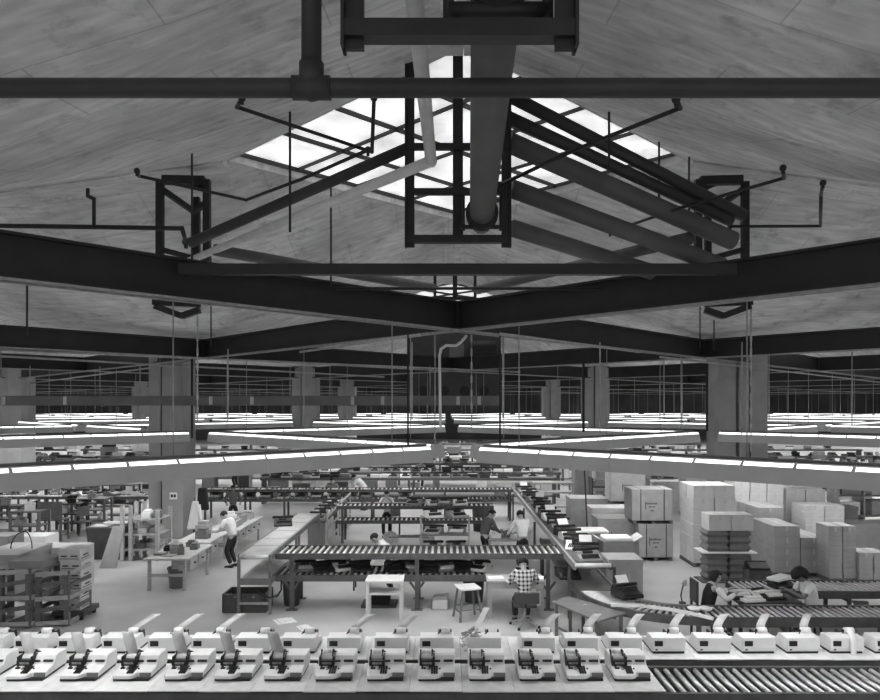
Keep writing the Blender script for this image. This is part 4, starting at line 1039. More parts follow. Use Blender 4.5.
x, y = X(65, 512); small_table('dark steel table far behind the left trolley', x, y, 2., .8, .9, 'bin')
one('wire_loop', MB().tube([(.35 - .35*math.cos(PI*k/10)*(1 if k < 6 else .5), 0, .45*math.sin(PI*k/10)) for k in range(11)], .012, 6), 'rubber', 'black cable loop rising over the left cartons', 'cable', loc=(ax(8, 17.4), 17.5, 1.1525))

# ---------------------------------------------------------------- cartons
def carton(label, x, y, z, wx, wy, wz, m_='card', rz=0, group=None, tape=True, straps=False, prints=False, name='carton', lid=False):
    t = thing(name, label, 'carton', (x, y, z), rz, group)
    MB().box(-wx/2,wx/2,-wy/2,wy/2,0,wz).build('box_body', m_, t, .008)
    if tape: MB().box(-.03,.03,-wy/2-.002,wy/2+.002,wz-.0,wz+.003).box(-.03,.03,-wy/2-.003,-wy/2-.001,wz-.14,wz+.003).build('tape', 'tape', t)
    if lid: MB().box(-wx/2-.012,wx/2+.012,-wy/2-.012,wy/2+.012,wz-.12,wz+.01).build('lid', m_, t, .006)
    if straps:
        for sx in (-.28, .3): MB().box(wx*sx-.012,wx*sx+.012,-wy/2-.014,-wy/2-.002,0,wz+.012).box(wx*sx-.012,wx*sx+.012,-wy/2-.014,wy/2+.014,wz+.010,wz+.014).build('strap', 'strap', t)
    if prints:
        g = MB(); yf = -wy/2 - .003
        for k in range(9): g.box(-.17 + k*.037, -.17 + k*.037 + .024, yf, yf + .003, wz*.52, wz*.52 + .05)
        for k in range(5): g.box(-.09 + k*.037, -.09 + k*.037 + .024, yf, yf + .003, wz*.42, wz*.42 + .04)
        g.box(-.2,-.18,yf,yf+.003,wz*.36,wz*.62); g.box(-.05,.05,yf,yf+.003,wz*.3,wz*.33)
        g.build('printed_mark', 'ink', t)
    return t
def pallet(label, x, y, z, wx, wy, m_='oldwood', rz=0):
    t = thing('pallet', label, 'pallet', (x, y, z), rz)
    for sx in (-wx/2+.06, 0, wx/2-.06): MB().box(sx-.05,sx+.05,-wy/2,wy/2,0,.09).build('runner', m_, t)
    g = MB()
    n = max(4, int(wy/.2))
    for k in range(n): yy = -wy/2 + (k+.5)*wy/n; g.box(-wx/2,wx/2,yy-.07,yy+.07,.09,.11)
    g.build('deck', m_, t)
    return t
def big(label, px0, px1, py_bot, wz, Y=None, wy=.9, m_='card', **k):
    Y = Y or F*H/(py_bot - VY)
    wx = (px1 - px0)/F*Y
    pallet('wooden pallet under the ' + label, ax((px0+px1)/2, Y), Y + wy/2, 0, wx, wy)
    return Y, wx, carton(label, ax((px0+px1)/2, Y), Y + wy/2, .11, wx, wy, wz, m_, lid=True, tape=False, **k)
Y, wx, _ = big('large strapped carton at the bottom of the two-high stack', 639, 673, 561, .98, wy=.95, straps=True, prints=True)
pallet('wooden pallet between the two large strapped cartons', ax(653, Y), Y + .47, 1.1005, 1.2, .95)
carton('large printed carton on top of the two-high stack', ax(652, Y), Y + .47, 1.2113, 1.2, .95, .92, 'card', lid=True, tape=False, straps=True, prints=True)
Y2, wx2, _ = big('lower large carton left of the strapped stack', 598, 637, 560, 1.05, Y=22.3, wy=1.0, prints=True)
Y3, wx3, _ = big('grey carton behind the lower large carton', 592, 631, 549, 1.15, Y=23.9, wy=.9, m_='cardpale')
Y4, wx4, _ = big('wide pale carton far left of the strapped stack', 571, 608, 540, 1.25, Y=25.6, wy=1.1)
Y5, wx5, _ = big('bottom carton of the rear two-high stack', 611, 645, 545, 1.1, Y=25.2, wy=.9)
pallet('wooden pallet on the bottom carton of the rear stack', ax(628, Y5), Y5 + .45, 1.2205, 1.2, .9)
carton('large plain carton on top of the rear stack', ax(628, Y5), Y5 + .45, 1.3313, 1.2, .9, 1.0, 'card', lid=True, tape=False, prints=True)
big('carton standing at the near end of the right hand conveyor', 606, 643, 595, .82, Y=17.4, wy=.85)
x = ax(598, 16.9)
o = thing('open_carton', 'open carton with raised flaps heaped with wrapping beside the conveyor end', 'carton', (ax(616, 18.9), 18.9, 0))
g = MB(); g.box(-.4,.4,-.3,.3,0,1.15); g.build('box_body', 'carddark', o, .005)
for s_ in (-1, 1): MB().add([(s_*.4,-.3,1.15),(s_*.4,.3,1.15),(s_*.62,.3,1.28),(s_*.62,-.3,1.28),(s_*.4,-.3,1.16),(s_*.4,.3,1.16),(s_*.62,.3,1.29),(s_*.62,-.3,1.29)], [(0,1,2,3),(7,6,5,4),(0,4,5,1),(1,5,6,2),(2,6,7,3),(3,7,4,0)]).build('flap', 'cardpale', o)
MB().box(-.37,.37,-.27,.27,1.15,1.25).build('wrapping', 'paper', o, .04)
o = thing('open_carton', 'open carton with white paper lining behind the heaped machines', 'carton', (ax(593, 20.2), 20.3, 0))
MB().box(-.36,.36,-.3,.3,0,1.1).build('box_body', 'carddark', o, .005); MB().box(-.4,.4,-.33,.33,1.1,1.2).build('paper_lining', 'paper', o, .05)
one('hanging_cable', MB().tube([(ax(584.5,20.6),20.6,az(470,20.6)),(ax(586.5,20.6),20.6,az(512,20.6)),(ax(588,20.6),20.6,az(543,20.6))], .02, 6), 'rubber', 'black cable hanging from the light to the heaped machines on the right', 'cable')
# stacks on the right: layer by layer, column by column
def stack(tagw, px0, px1, py_bot, n, cols_, depth, hz, m_, Y=None, wy=.5, z0=.11, group=None, base=True, rnd_=.01, name='carton', lab='carton'):
    Y = Y or F*H/(py_bot - VY)
    X0_, X1_ = ax(px0, Y), ax(px1, Y); wx = (X1_ - X0_)/cols_
    if base and z0 > 0: pallet('flat pallet under the ' + tagw, (X0_ + X1_)/2, Y + depth*wy/2, 0, X1_ - X0_, depth*wy, 'oldwood')
    for d in range(depth):
        for c in range(cols_):
            nn = n[c] if isinstance(n, (list, tuple)) else n
            for k in range(nn):
                pos = []
                if cols_ > 1: pos.append('%s column' % (('left','right') if cols_ == 2 else ('left','middle','right'))[c])
                if depth > 1: pos.append(('front','back','rear')[d])
                lvl = 'bottom' if k == 0 else 'top' if k == nn - 1 else ORD[k] + ' up'
                lb = '%s in the %s, %s, %s' % (lab, tagw, ' '.join(pos) or 'single column', lvl)
                carton(lb, X0_ + (c + .5)*wx + rnd.uniform(-rnd_, rnd_), Y + (d + .5)*wy + rnd.uniform(-rnd_, rnd_)*.5, z0 + k*(hz + .0012), wx - .028, wy - .02, hz, m_, group=group or 'cartons in the ' + tagw, name=name, tape=(d == 0 and hz > .2) or k == nn - 1)
    return Y, wx
stack('tall rear left stack', 693, 736, 567, 6, 2, 2, .37, 'cardpale', wy=.62)
# stack of bulging trays with a board and cartons on top
Yt = F*H/(583 - VY)
xt0, xt1 = ax(707, Yt), ax(752, Yt); wt = (xt1 - xt0)/2
one('board', MB().box(-.72,.70,-.34,.34,0,.03), 'oldwood', 'thin wooden board under the bulging packing trays', 'board', loc=((xt0+xt1)/2, Yt + .3, 0))
tray_me = MB()
hzt = .185
def tray_mb(w_, d_, h_):
    b = MB(); bz = [(0,-.055),(h_/2,0.0),(h_,-.055)]; vs = []
    for z, e in bz:
        for sx, sy in ((-1,-1),(1,-1),(1,1),(-1,1)): vs.append((sx*(w_/2 + e), sy*(d_/2 + e), z))
    fs = [(0,3,2,1),(8,9,10,11)]
    for l in (0, 4):
        for k in range(4): fs.append((l + k, l + (k+1) % 4, l + 4 + (k+1) % 4, l + 4 + k))
    return b.add(vs, fs)
tm = tray_mb(wt - .01, .55, hzt).mesh('packing_tray', [M['grey']]); tm.materials[0] = M['midgrey']
z = .0305; lev = 0
for grp in range(2):
    for k in range(4 if grp == 0 else 3):
        for c in range(2):
            o = bpy.data.objects.new('packing_tray', tm); COL.objects.link(o); o.location = (xt0 + (c + .5)*wt, Yt + .3, z)
            tag(o, 'bulging grey packing tray %s the board, %s column, %s from below' % (('below','above')[grp], ('left','right')[c], ORD[k]), 'tray', 'bulging packing trays')
        z += hzt + .001
    if grp == 0:
        one('board', MB().box(-.72,.70,-.36,.34,0,.03), 'paper', 'thin white board between the bulging packing trays', 'board', loc=((xt0+xt1)/2, Yt + .3, z)); z += .031
for c in range(2): carton('pale carton on top of the bulging trays, %s one' % ('left','right')[c], xt0 + (c + .5)*wt + .05, Yt + .3, z, wt - .01, .6, .42, 'cardpale')
bs = thing('black_machine', 'black machine on a dark stand right of the bulging trays', 'machine', (ax(757, 18.4), 18.4, 0))
MB().box(-.28,.28,-.2,.2,.0,.5).build('stand', 'bin', bs); MB().prism([(-.2,.5),(-.22,.56),(.0,.66),(.2,.64),(.2,.5)], -.24, .24).build('casing', 'black', bs); MB().cyl((-.26,.1,.66),(.26,.1,.66), .03, 8).build('platen', 'iron', bs)
st = 'big front stack on the right'
stack(st, 774, 828, 577, [4, 3], 2, 2, .315, 'card', wy=.75)
stack('long block of cartons left of the big front stack', 757, 784, 570, 5, 1, 2, .31, 'card', Y=21.2, wy=.8)
stack('flat carton stack beside the big front stack', 829, 857, 583, 10, 2, 1, .136, 'card', wy=.7, name='flat_carton', lab='flat carton')
stack('short flat carton stack at the right edge', 859, 889, 584, 6, 2, 1, .115, 'card', wy=.7, name='flat_carton', lab='flat carton')
stack('flat carton stack behind the big front stack', 805, 845, 565, 8, 2, 1, .19, 'cardpale', Y=21.8, wy=.9, name='flat_carton', lab='flat carton')
stack('back row of pale cartons on the right', 733, 784, 556, 6, 3, 1, .36, 'cardpale', Y=22.6, wy=.8)
stack('rear right block of pale cartons', 786, 826, 556, 5, 2, 1, .37, 'cardpale', Y=23.2, wy=.8)
Yr = 22.5
carton('wide dark topped carton at the right picture edge', ax(873, 22.0), 22.4, 0, 1.3, .9, 1.05, 'carddark', lid=True, tape=False)
t = thing('steel_drum', 'grey steel drum standing behind the right carton stacks', 'drum', (ax(809, 26.5), 26.5, 0))
MB().lathe((0,0,0), [(0,0),(.4,0),(.4,1.45),(0,1.45)], 18).build('drum_body', 'midgrey', t)
for z in (.45, .95, 1.4): MB().lathe((0,0,z), [(.40,0),(.425,.02),(.425,.05),(.40,.07)], 18).build('hoop', 'midgrey', t)
t = thing('supply_rack', 'steel rack of mixed boxes at the far right', 'shelf', (ax(864, 25.5), 25.5, 0))
for z in (.1, .8, 1.5): MB().box(-1.1,1.1,-.4,.4,z,z+.05).build('shelf', 'frame', t)
for sx in (-1.08,-.2,1.08): MB().box(sx-.03,sx+.03,-.38,.38,0,2.3).build('post', 'lightsteel', t)
for k, (dx, z, w_, h_, m_) in enumerate(((-.7,.15,.6,.5,'card'),(.3,.15,.8,.45,'cardpale'),(-.65,.85,.7,.45,'white'),(.4,.85,.6,.5,'card'),(-.6,1.55,.7,.5,'carddark'),(.5,1.55,.8,.4,'cardpale'))):
    carton('box in the far right steel rack, %s' % ('low left','low right','middle left','middle right','top left','top right')[k], t.location.x + dx, 25.5, z + .0007, w_, .6, h_, m_, tape=False, group='boxes in the far right rack')
big('wide crate with a dark bundle behind the right stacks', 826, 858, 548, 1.1, Y=24.6, wy=.9, m_='carddark')
for k, (px0, px1, Y, wz, m_) in enumerate(((628,650,32,1.5,'card'),(652,682,33,1.2,'cardpale'),(686,712,31,1.9,'cardpale'),(765,790,32,1.8,'card'),(795,822,34,2.0,'cardpale'),(840,872,33,1.9,'card'),(575,590,36,2.2,'carddark'),(596,618,37,2.0,'card'))):
    carton('distant carton pile beyond the right stacks, %s from the left' % ORD[(2,3,4,5,6,7,0,1)[k]], ax((px0+px1)/2, Y), Y + .5, 0, (px1-px0)/F*Y, 1., wz, m_, group='distant carton piles')
# light metal rack and dark rack beyond the conveyor corner
t = thing('metal_rack', 'pale two-shelf metal table beyond the conveyor corner', 'shelf', (ax(552, 31), 31, 0))
for z in (.35, .95, 1.35): MB().box(-.85,.85,-.4,.4,z,z+.06).build('shelf', 'lightsteel', t)
for sx in (-.82,.82):
    for sy in (-.37,.37): MB().box(sx-.04,sx+.04,sy-.04,sy+.04,0,1.4).build('post', 'lightsteel', t)
t = thing('dark_rack', 'dark shelf rack right of the pale metal table', 'shelf', (ax(600, 30), 30, 0))
for z in (.3,.8,1.3): MB().box(-.4,.4,-.35,.35,z,z+.05).build('shelf', 'bin', t)
for sx in (-.38,.38): MB().box(sx-.03,sx+.03,-.33,.33,0,1.7).build('post', 'bin', t)
for k, z in enumerate((.351,.851,1.351)): one('parts_bundle', MB().box(-.3,.3,-.2,.2,0,.2).box(-.2,.15,-.1,.1,.2,.27), 'grey', 'grey bundle on the %s shelf of the dark rack' % ('low','middle','top')[k], 'parts', loc=(ax(600, 30), 30, z), bevel=.02)
bin_(ax(480, 27), 27, .3, .9, 'dark round drum far behind the sweater man', 'bin')

# ---------------------------------------------------------------- cartons and slatted crates at lower left
Yc_ = F*H/(621 - VY)
xc0, xc1 = ax(66, Yc_), ax(88, Yc_)
dl = thing('dolly', 'dark wheeled dolly under the white carton column', 'dolly', ((xc0+xc1)/2 - .2, Yc_ + .35, 0))
MB().box(-.34,.34,-.36,.36,.1,.2).build('platform', 'bin', dl)
for sx in (-.26,.26):
    for sy in (-.28,.28): MB().cyl((sx-.03,sy,.05),(sx+.03,sy,.05), .05, 10).build('wheel', 'rubber', dl)
z = .201
for k in range(6):
    hh = (.21,.21,.21,.21,.21,.27)[k]
    t = carton('white carton with dark printed bands in the lower left column, %s' % ('bottom' if k == 0 else 'top' if k == 5 else ORD[k] + ' up'), (xc0+xc1)/2 - .2 + rnd.uniform(-.03,.03), Yc_ + .35, z, .46, .5, hh, 'cardpale', group='white cartons in the lower left column', tape=False)
    g = MB(); g.box(-.2,.2,-.253,-.25,.05,.065).box(-.18,-.05,-.253,-.25,.1,.13).box(.03,.18,-.253,-.25,.1,.13).box(.23,.233,-.2,.2,.05,.065).box(.23,.233,-.1,.12,.1,.13); g.build('printed_band', 'ink', t)
    z += hh + .001
def crate(label, x, y, z, wx, wy, hz, rz=0):
    t = thing('slatted_crate', label, 'crate', (x, y, z), rz, 'slatted crates at the lower left')
    for sx in (-1,1):
        for sy in (-1,1): MB().box(sx*wx/2-.05,sx*wx/2+.05,sy*wy/2-.05,sy*wy/2+.05,0,hz).build('post', 'oldwood', t)
    n = 5
    for k in range(n):
        zz = .04 + k*(hz-.12)/(n-1)
        MB().bar((-wx/2-.04,-wy/2-.06,zz+.02),(wx/2+.04,-wy/2-.06,zz+(.14 if k % 2 else .06)),.025,.09).build('slat', 'oldwood' if k % 2 else 'wood', t)
        MB().box(wx/2+.045,wx/2+.07,-wy/2,wy/2,zz,zz+.09).build('slat', 'oldwood' if k % 2 else 'wood', t)
    MB().box(-wx/2,wx/2,-wy/2,wy/2,hz*.45,hz*.45+.03).box(-wx/2,wx/2,-wy/2,wy/2,.02,.05).build('floor_board', 'oldwood', t)
    return t
x, y, _ = at(22, 628); crate('slatted wooden crate at the lower left, left hand one', x - .12, y + .5, 0, .62, .9, 1.2, -.12)
x, y, _ = at(52, 626); crate('slatted wooden crate at the lower left, right hand one', x + .02, y + .45, 0, .6, .9, 1.15, .0)
x, y, _ = at(-6, 628); crate('slatted wooden crate cut by the left picture edge', x - .5, y + .3, 0, .8, .9, 1.05, .0)
for k, (px, py, zz, w_, d_, h_, m_, lb) in enumerate(((38,563,1.2,.75,.7,.16,'carddark','flat open box with dividers on the right slatted crate'),(12,572,1.21,.8,.7,.22,'grey','grey wrapped box on the left slatted crate'))):
    Y_ = 15.7 + .3*k
    t = carton(lb, ax(px, Y_), Y_ - .1, zz, w_, d_, h_, m_, tape=False)
for k, (px, Y_, zt, w_, d_, m_, lb) in enumerate(((66,18.3,1.05,.75,.7,'cardpale','pale carton with a printed side behind the carton column'),(45,18.6,1.0,.75,.7,'cardpale','pale carton with a dark window behind the crates'),
        (12,17.6,1.15,1.0,.9,'card','large grey carton at the left picture edge'),(-5,18.8,1.25,.7,.7,'carddark','dark carton cut by the left picture edge'),(30,20.2,1.0,.85,.7,'white','white carton with round holes far behind the crates'),(68,19.6,.85,.7,.6,'carddark','dark open carton behind the printed carton'))):
    t = carton(lb, ax(px, Y_), Y_ + d_/2, 0, w_, d_, zt, m_, tape=k in (0, 2))
    if k == 1: MB().box(-.2,.12,-d_/2-.004,-d_/2-.001,zt-.42,zt-.12).build('window', 'ink', t)
    if k == 0:
        g = MB()
        for q in range(3): g.box(.02 + .1*q,.09 + .1*q,-d_/2-.004,-d_/2-.001,zt*.6,zt*.64)
        g.build('printed_mark', 'ink', t)

# ---------------------------------------------------------------- things around the crossing rack
wt_ = small_table('small white table standing before the crossing rack', ax(384, 15.6), 15.9, .82, .62, .86, 'cardpale', False)
MB().box(-.38,.38,-.28,.28,.55,.58).build('shelf', 'cardpale', wt_)
x, y, _ = at(381, 607)
tl = thing('floor_machine', 'dark machine standing on the floor under the small white table', 'machine', (x - .05, y + .2, 0))
MB().box(-.4,.4,-.3,.3,0,.05).build('base', 'bin', tl); MB().prism([(-.2,.05),(-.2,.12),(.1,.2),(.2,.15),(.2,.05)], -.25, .25).build('casing', 'black', tl)
x, y, _ = at(440, 610)
o = thing('open_carton', 'small white open carton on the floor right of the rack leg', 'carton', (x, y + .15, 0))
g = MB().box(-.18,.18,-.15,-.14,0,.22).box(-.18,.18,.14,.15,0,.22).box(-.18,-.17,-.15,.15,0,.22).box(.17,.18,-.15,.15,0,.22).box(-.18,.18,-.15,.15,0,.01); g.build('box_body', 'cardpale', o)
MB().add([(-.18,.15,.22),(.18,.15,.22),(.2,.05,.34),(-.12,.05,.30),(-.18,.16,.22),(.18,.16,.22),(.2,.06,.34),(-.12,.06,.30)], [(0,1,2,3),(7,6,5,4),(0,4,5,1),(1,5,6,2),(2,6,7,3),(3,7,4,0)]).build('flap', 'cardpale', o)
# stool
x, y, _ = at(468, 622)
so = thing('wooden_stool', 'pale topped wooden stool standing right of the open carton', 'stool', (x, y + .25, 0), .3)
MB().box(-.24,.24,-.24,.24,.66,.71).build('seat', 'cardpale', so, .02)
for sx in (-1,1):
    for sy in (-1,1): MB().bar((sx*.25,sy*.25,0),(sx*.17,sy*.17,.66), .04).build('leg', 'frame', so)
for sx in (-1,1): MB().bar((sx*.235,-.235,.2),(sx*.235,.235,.2), .025).build('rung', 'frame', so); MB().bar((-.23,sx*.23,.25),(.23,sx*.23,.25), .025).build('rung', 'frame', so)
# desk of the person in plaid, with papers, box and chair
Yd_ = 16.08
dx0, dx1 = ax(488, 15.4), ax(547, 15.4)
pd = thing('plain_desk', 'plain pale desk where the person in plaid works', 'desk', ((dx0+dx1)/2, Yd_, 0))
hw_ = (dx1 - dx0)/2
MB().box(-hw_,hw_,-.36,.33,.78,.83).build('desk_top', 'card', pd, .006); MB().box(-hw_+.03,hw_-.03,-.34,-.31,.66,.78).build('apron', 'card', pd)
for sx in (-1,1):
    for sy in (-1,1): MB().box(sx*(hw_-.06)-.04,sx*(hw_-.06)+.04,sy*.28-.04,sy*.28+.04,0,.78).build('leg', 'card', pd)
MB().box(hw_-.2,hw_-.1,-.39,-.36,.3,.62).build('side_box', 'cardpale', pd)
one('paper_sheet', MB().box(-.17,.17,-.14,.14,0,.012), 'paper', 'white paper stack on the left of the plain desk', 'paper', loc=(pd.location.x - .42, Yd_ - .05, .8306), rz=.1)
one('paper_sheet', MB().box(-.17,.17,-.14,.14,0,.012), 'paper', 'white paper stack on the right of the plain desk', 'paper', loc=(pd.location.x + .47, Yd_ - .05, .8306), rz=-.15)
x, y, _ = at(523, 622)
sc_ = thing('swivel_chair', 'dark swivel chair under the person in plaid', 'chair', (x, 15.2, 0))
MB().box(-.24,.24,-.22,.22,.44,.51).build('seat', 'vinyl', sc_, .03); MB().box(-.25,.27,-.34,-.29,.56,.80).build('backrest', 'vinyl', sc_, .02)
MB().bar((0,-.2,.45),(0,-.3,.65), .05, .02).build('back_bar', 'iron', sc_); MB().cyl((0,0,.12),(0,0,.45), .03, 10).build('column', 'lightsteel', sc_)
for k in range(4):
    a = PI/4 + k*PI/2 + .3; lg = MB().bar((0,0,.16),(.32*math.cos(a),.32*math.sin(a),.07), .04, .03).build('leg', 'lightsteel', sc_)
    MB().ball((.32*math.cos(a),.32*math.sin(a),.032), .032, 8, 6).build('caster', 'rubber', lg)
# tables and things inside the loop
it = small_table('pale parts table inside the loop between the two bending men', ax(505, 20.9), 21.1, 1.0, .9, .82, 'grey', True)
for k, (dx, dy, m_) in enumerate(((-.25,-.1,'white'),(.1,.1,'midgrey'),(.32,-.15,'white'),(-.1,.25,'grey'))): one('machine_part', MB().box(-.14,.14,-.12,.12,0,.12).cyl((-.15,.05,.14),(.15,.05,.14), .03, 8).box(-.06,.08,-.08,.0,.12,.2), m_, 'loose machine part on the table between the bending men, %s' % ('left','middle','right','back')[k], 'part', loc=(it.location.x + dx, 21.1 + dy, .8205), rz=.5*k, bevel=.01)
chair(ax(394, 25.9), 26.0, 0., 'chair behind the second roller rack left of the standing man'); chair(ax(362, 16.0+2.3), 18.4, PI, 'small stool chair behind the crossing rack near its left part')
wh = thing('hand_cart', 'hand cart with wheels under the second rack', 'cart', (ax(404, 23.9), 23.9, 0))
for sx in (-.45,.75): MB().cyl((sx,-.03,.26),(sx,.03,.26), .26, 18).build('wheel', 'lightsteel', wh)
MB().box(-.5,.8,-.05,.3,.3,.34).build('platform', 'frame', wh)
one('floor_plate', MB().box(-.6,.6,-.1,.1,0,.02), 'bin', 'dark strip lying on the floor inside the loop', 'plate', loc=(ax(350, 24), 23.6, 0.0003))
pl_ = small_table('low dark table holding machines at the left inside the loop', ax(316, 27), 30.9, .6, .4, .5, 'bin', False); drop(pl_)
fl = small_table('low flat steel table behind the belt table', ax(310, 24), 26.3, 1.9, .5, .62, 'bin', False); drop(fl)
# far right line behind the seated workers
xr0 = ax(742, 15.2)
roller_line('roller_conveyor', 'bare roller conveyor behind the seated workers on the right', xr0, 12., 15.15, 16.1, .75, 'x', .125, .052, legs=(ax(848,15.2), 11.), rail=.15)
one('slanted_plate', MB().add([(0,0,0),(.35,0,-.02),(.5,0,-.55),(.42,0,-.55),(0,.04,0),(.35,.04,-.02),(.5,.04,-.55),(.42,.04,-.55)], [(0,1,2,3),(7,6,5,4),(0,4,5,1),(1,5,6,2),(2,6,7,3),(3,7,4,0)]), 'cabinet', 'dark slanted steel plate beside the leg of the rear right conveyor', 'plate', loc=(ax(850,15.1), 15.05, .59))
wtb = small_table('dark work table with machines between the two seated workers', ax(765, 14.55), 14.62, 1.25, .66, .76, 'bin', False)
for k, (px, Y_, c) in enumerate(((741,14.6,'black'),(772,14.55,'black'),(757,14.75,'white'))):
    t = thing('open_machine', 'machine under work between the seated workers, %s one' % ('left','right','middle pale')[k], 'machine', (ax(px, Y_), Y_, .7605), .2*k)
    MB().prism([(-.17,0),(-.18,.05),(0,.11),(.17,.1),(.17,0)], -.2, .2).build('casing', c, t, .01); MB().cyl((-.22,.05,.13),(.22,.05,.13), .03, 8).build('platen', 'iron' if c == 'white' else 'paper', t)
    MB().box(-.15,.15,-.12,-.0,.06,.12).build('keyboard', 'paper', t)
one('paper_pile', MB().box(-.22,.22,-.1,.1,0,.05).box(-.15,.18,-.06,.08,.05,.09), 'paper', 'white crumpled papers on the work table between the seated workers', 'paper', loc=(ax(752,14.4), 14.36, .7606), rz=.2)
t = thing('open_machine', 'black machine topped with white sheets on the rear right conveyor', 'machine', (ax(781, 15.5), 15.5, .7505), .1)
MB().prism([(-.17,0),(-.18,.06),(0,.13),(.17,.12),(.17,0)], -.22, .22).build('casing', 'black', t, .01); MB().bar((-.22,-.05,.18),(.2,.12,.22), .3, .05).build('paper_sheet', 'paper', t)
x0_ = ax(689, 14.0)
t = thing('office_chair', 'dark chair behind the worker in the dark vest', 'chair', (ax(697, 14.6), 14.55, 0), 0)
MB().box(-.05,.4,-.22,.22,.5,.56).build('seat', 'vinyl', t, .02); MB().box(-.1,-.05,-.22,.22,.7,1.15).build('backrest', 'vinyl', t, .02)
for sy in (-.18,.18):
    MB().box(-.09,-.05,sy-.02,sy+.02,0,.72).build('leg', 'iron', t); MB().box(.33,.37,sy-.02,sy+.02,0,.5).build('leg', 'iron', t)
t = thing('work_stool', 'dark stool under the curly haired worker', 'stool', (ax(812, 14.6), 14.62, 0))
MB().lathe((0,0,0), [(0,.5),(.18,.5),(.19,.55),(0,.57)], 14).build('seat', 'vinyl', t)
for k in range(4): a = PI/4 + k*PI/2; MB().bar((.2*math.cos(a),.2*math.sin(a),0),(.12*math.cos(a),.12*math.sin(a),.5), .03).build('leg', 'iron', t)
t = thing('desk_lamp', 'small bent lamp left of the worker in the dark vest', 'lamp', (ax(681, 14.3), 14.22, .752))
MB().cyl((0,0,0),(0,0,.03), .07, 12).build('base', 'iron', t); MB().tube([(0,0,.03),(-.03,0,.15),(.0,0,.3),(.03,0,.38)], .012, 6).build('arm', 'iron', t); MB().cyl((.03,0,.36),(.07,0,.46), .05, 10, .03).build('lamp_shade', 'grey', t)
for k, px in enumerate((688, 699)): one('round_dish', MB().lathe((0,0,0), [(0,0),(.1,0),(.13,.05),(.1,.06),(0,.05)], 14), 'paper', 'white dish on the near right conveyor, %s one' % ('left','right')[k], 'dish', loc=(ax(px, 14.1), 13.75, .752))

# machine stands and work tables at the far left behind the cartons
for k, (px, Y, w_, h_, m_, kind) in enumerate(((6,24.8,1.3,1.25,'bin','drill stand'),(30,23.2,.9,1.3,'frame','machine frame'),(72,26.6,.8,1.1,'bin','wire trolley'),(92,27.2,1.2,1.2,'midgrey','parts stand'),(24,30.5,1.6,1.3,'bin','long bench'),(70,31.2,1.8,1.35,'frame','parts bench'),(118,31.,1.6,1.3,'bin','dark bench'))):
    t = thing('machine_stand', 'dark %s at the far left, %s from the picture edge' % (kind, ORD[(0,2,3,5,1,4,6)[k]]), 'stand', (ax(px, Y), Y, 0), 0, 'machine stands at the far left')
    for sx in (-1, 1):
        for sy in (-1, 1): MB().box(sx*w_/2-.035,sx*w_/2+.035,sy*.3-.035,sy*.3+.035,0,h_).build('post', m_, t)
    for z in (.35, h_*.62, h_ - .04): MB().box(-w_/2,w_/2,-.3,.3,z,z+.04).build('shelf', m_, t)
    for q in range(3):
        x_ = t.location.x - w_/2 + (q + .5)*w_/3; z = (h_*.62 + .0405, h_ + .0005, .3905)[q]
        one('machine_part', MB().box(-.14,.14,-.14,.14,0,.16).cyl((-.16,.02,.2),(.16,.02,.2), .05, 8).box(-.08,.04,-.1,.05,.16,.28), ('black','grey','white')[(q + k) % 3], 'machine part on the %s of the dark %s at far left' % (('middle shelf','top','low shelf')[q], kind), 'part', loc=(x_, Y, z), rz=.4*q, bevel=.01)
# ---------------------------------------------------------------- people
def skin_mesh(verts, edges, radii, mats, name, root=0, sub=1):
    me = bpy.data.meshes.new(name); me.from_pydata([tuple(v) for v in verts], edges, []); me.update()
    o = bpy.data.objects.new(name, me); COL.objects.link(o)
    o.modifiers.new('skin', 'SKIN'); sd = me.skin_vertices[0].data
    for i, r in enumerate(radii):
        sd[i].radius = r if isinstance(r, tuple) else (r, r); sd[i].use_root = (i == root)
    s = o.modifiers.new('sub', 'SUBSURF'); s.levels = sub; s.render_levels = sub
    dg = bpy.context.evaluated_depsgraph_get()
    ev = o.evaluated_get(dg)
    nm = bpy.data.meshes.new_from_object(ev)
    bpy.data.objects.remove(o); bpy.data.meshes.remove(me)
    nm.name = name
    nm.materials.clear()
    for m_ in mats: nm.materials.append(M[m_])
    nm.polygons.foreach_set('use_smooth', [True]*len(nm.polygons)); nm.update()
    return nm
def ik(a, b, l1, l2, pole):
    d = b - a; L = d.length
    if L > (l1 + l2)*.99: b = a + d*((l1 + l2)*.99/L); d = b - a; L = d.length
    L = max(L, .05); dn = d/L
    x = (l1*l1 - l2*l2 + L*L)/(2*L); h = math.sqrt(max(0, l1*l1 - x*x))
    p = pole - dn*pole.dot(dn)
    p = p.normalized() if p.length > 1e-4 else Vector((0,0,-1))
    return a + dn*x + p*h, b
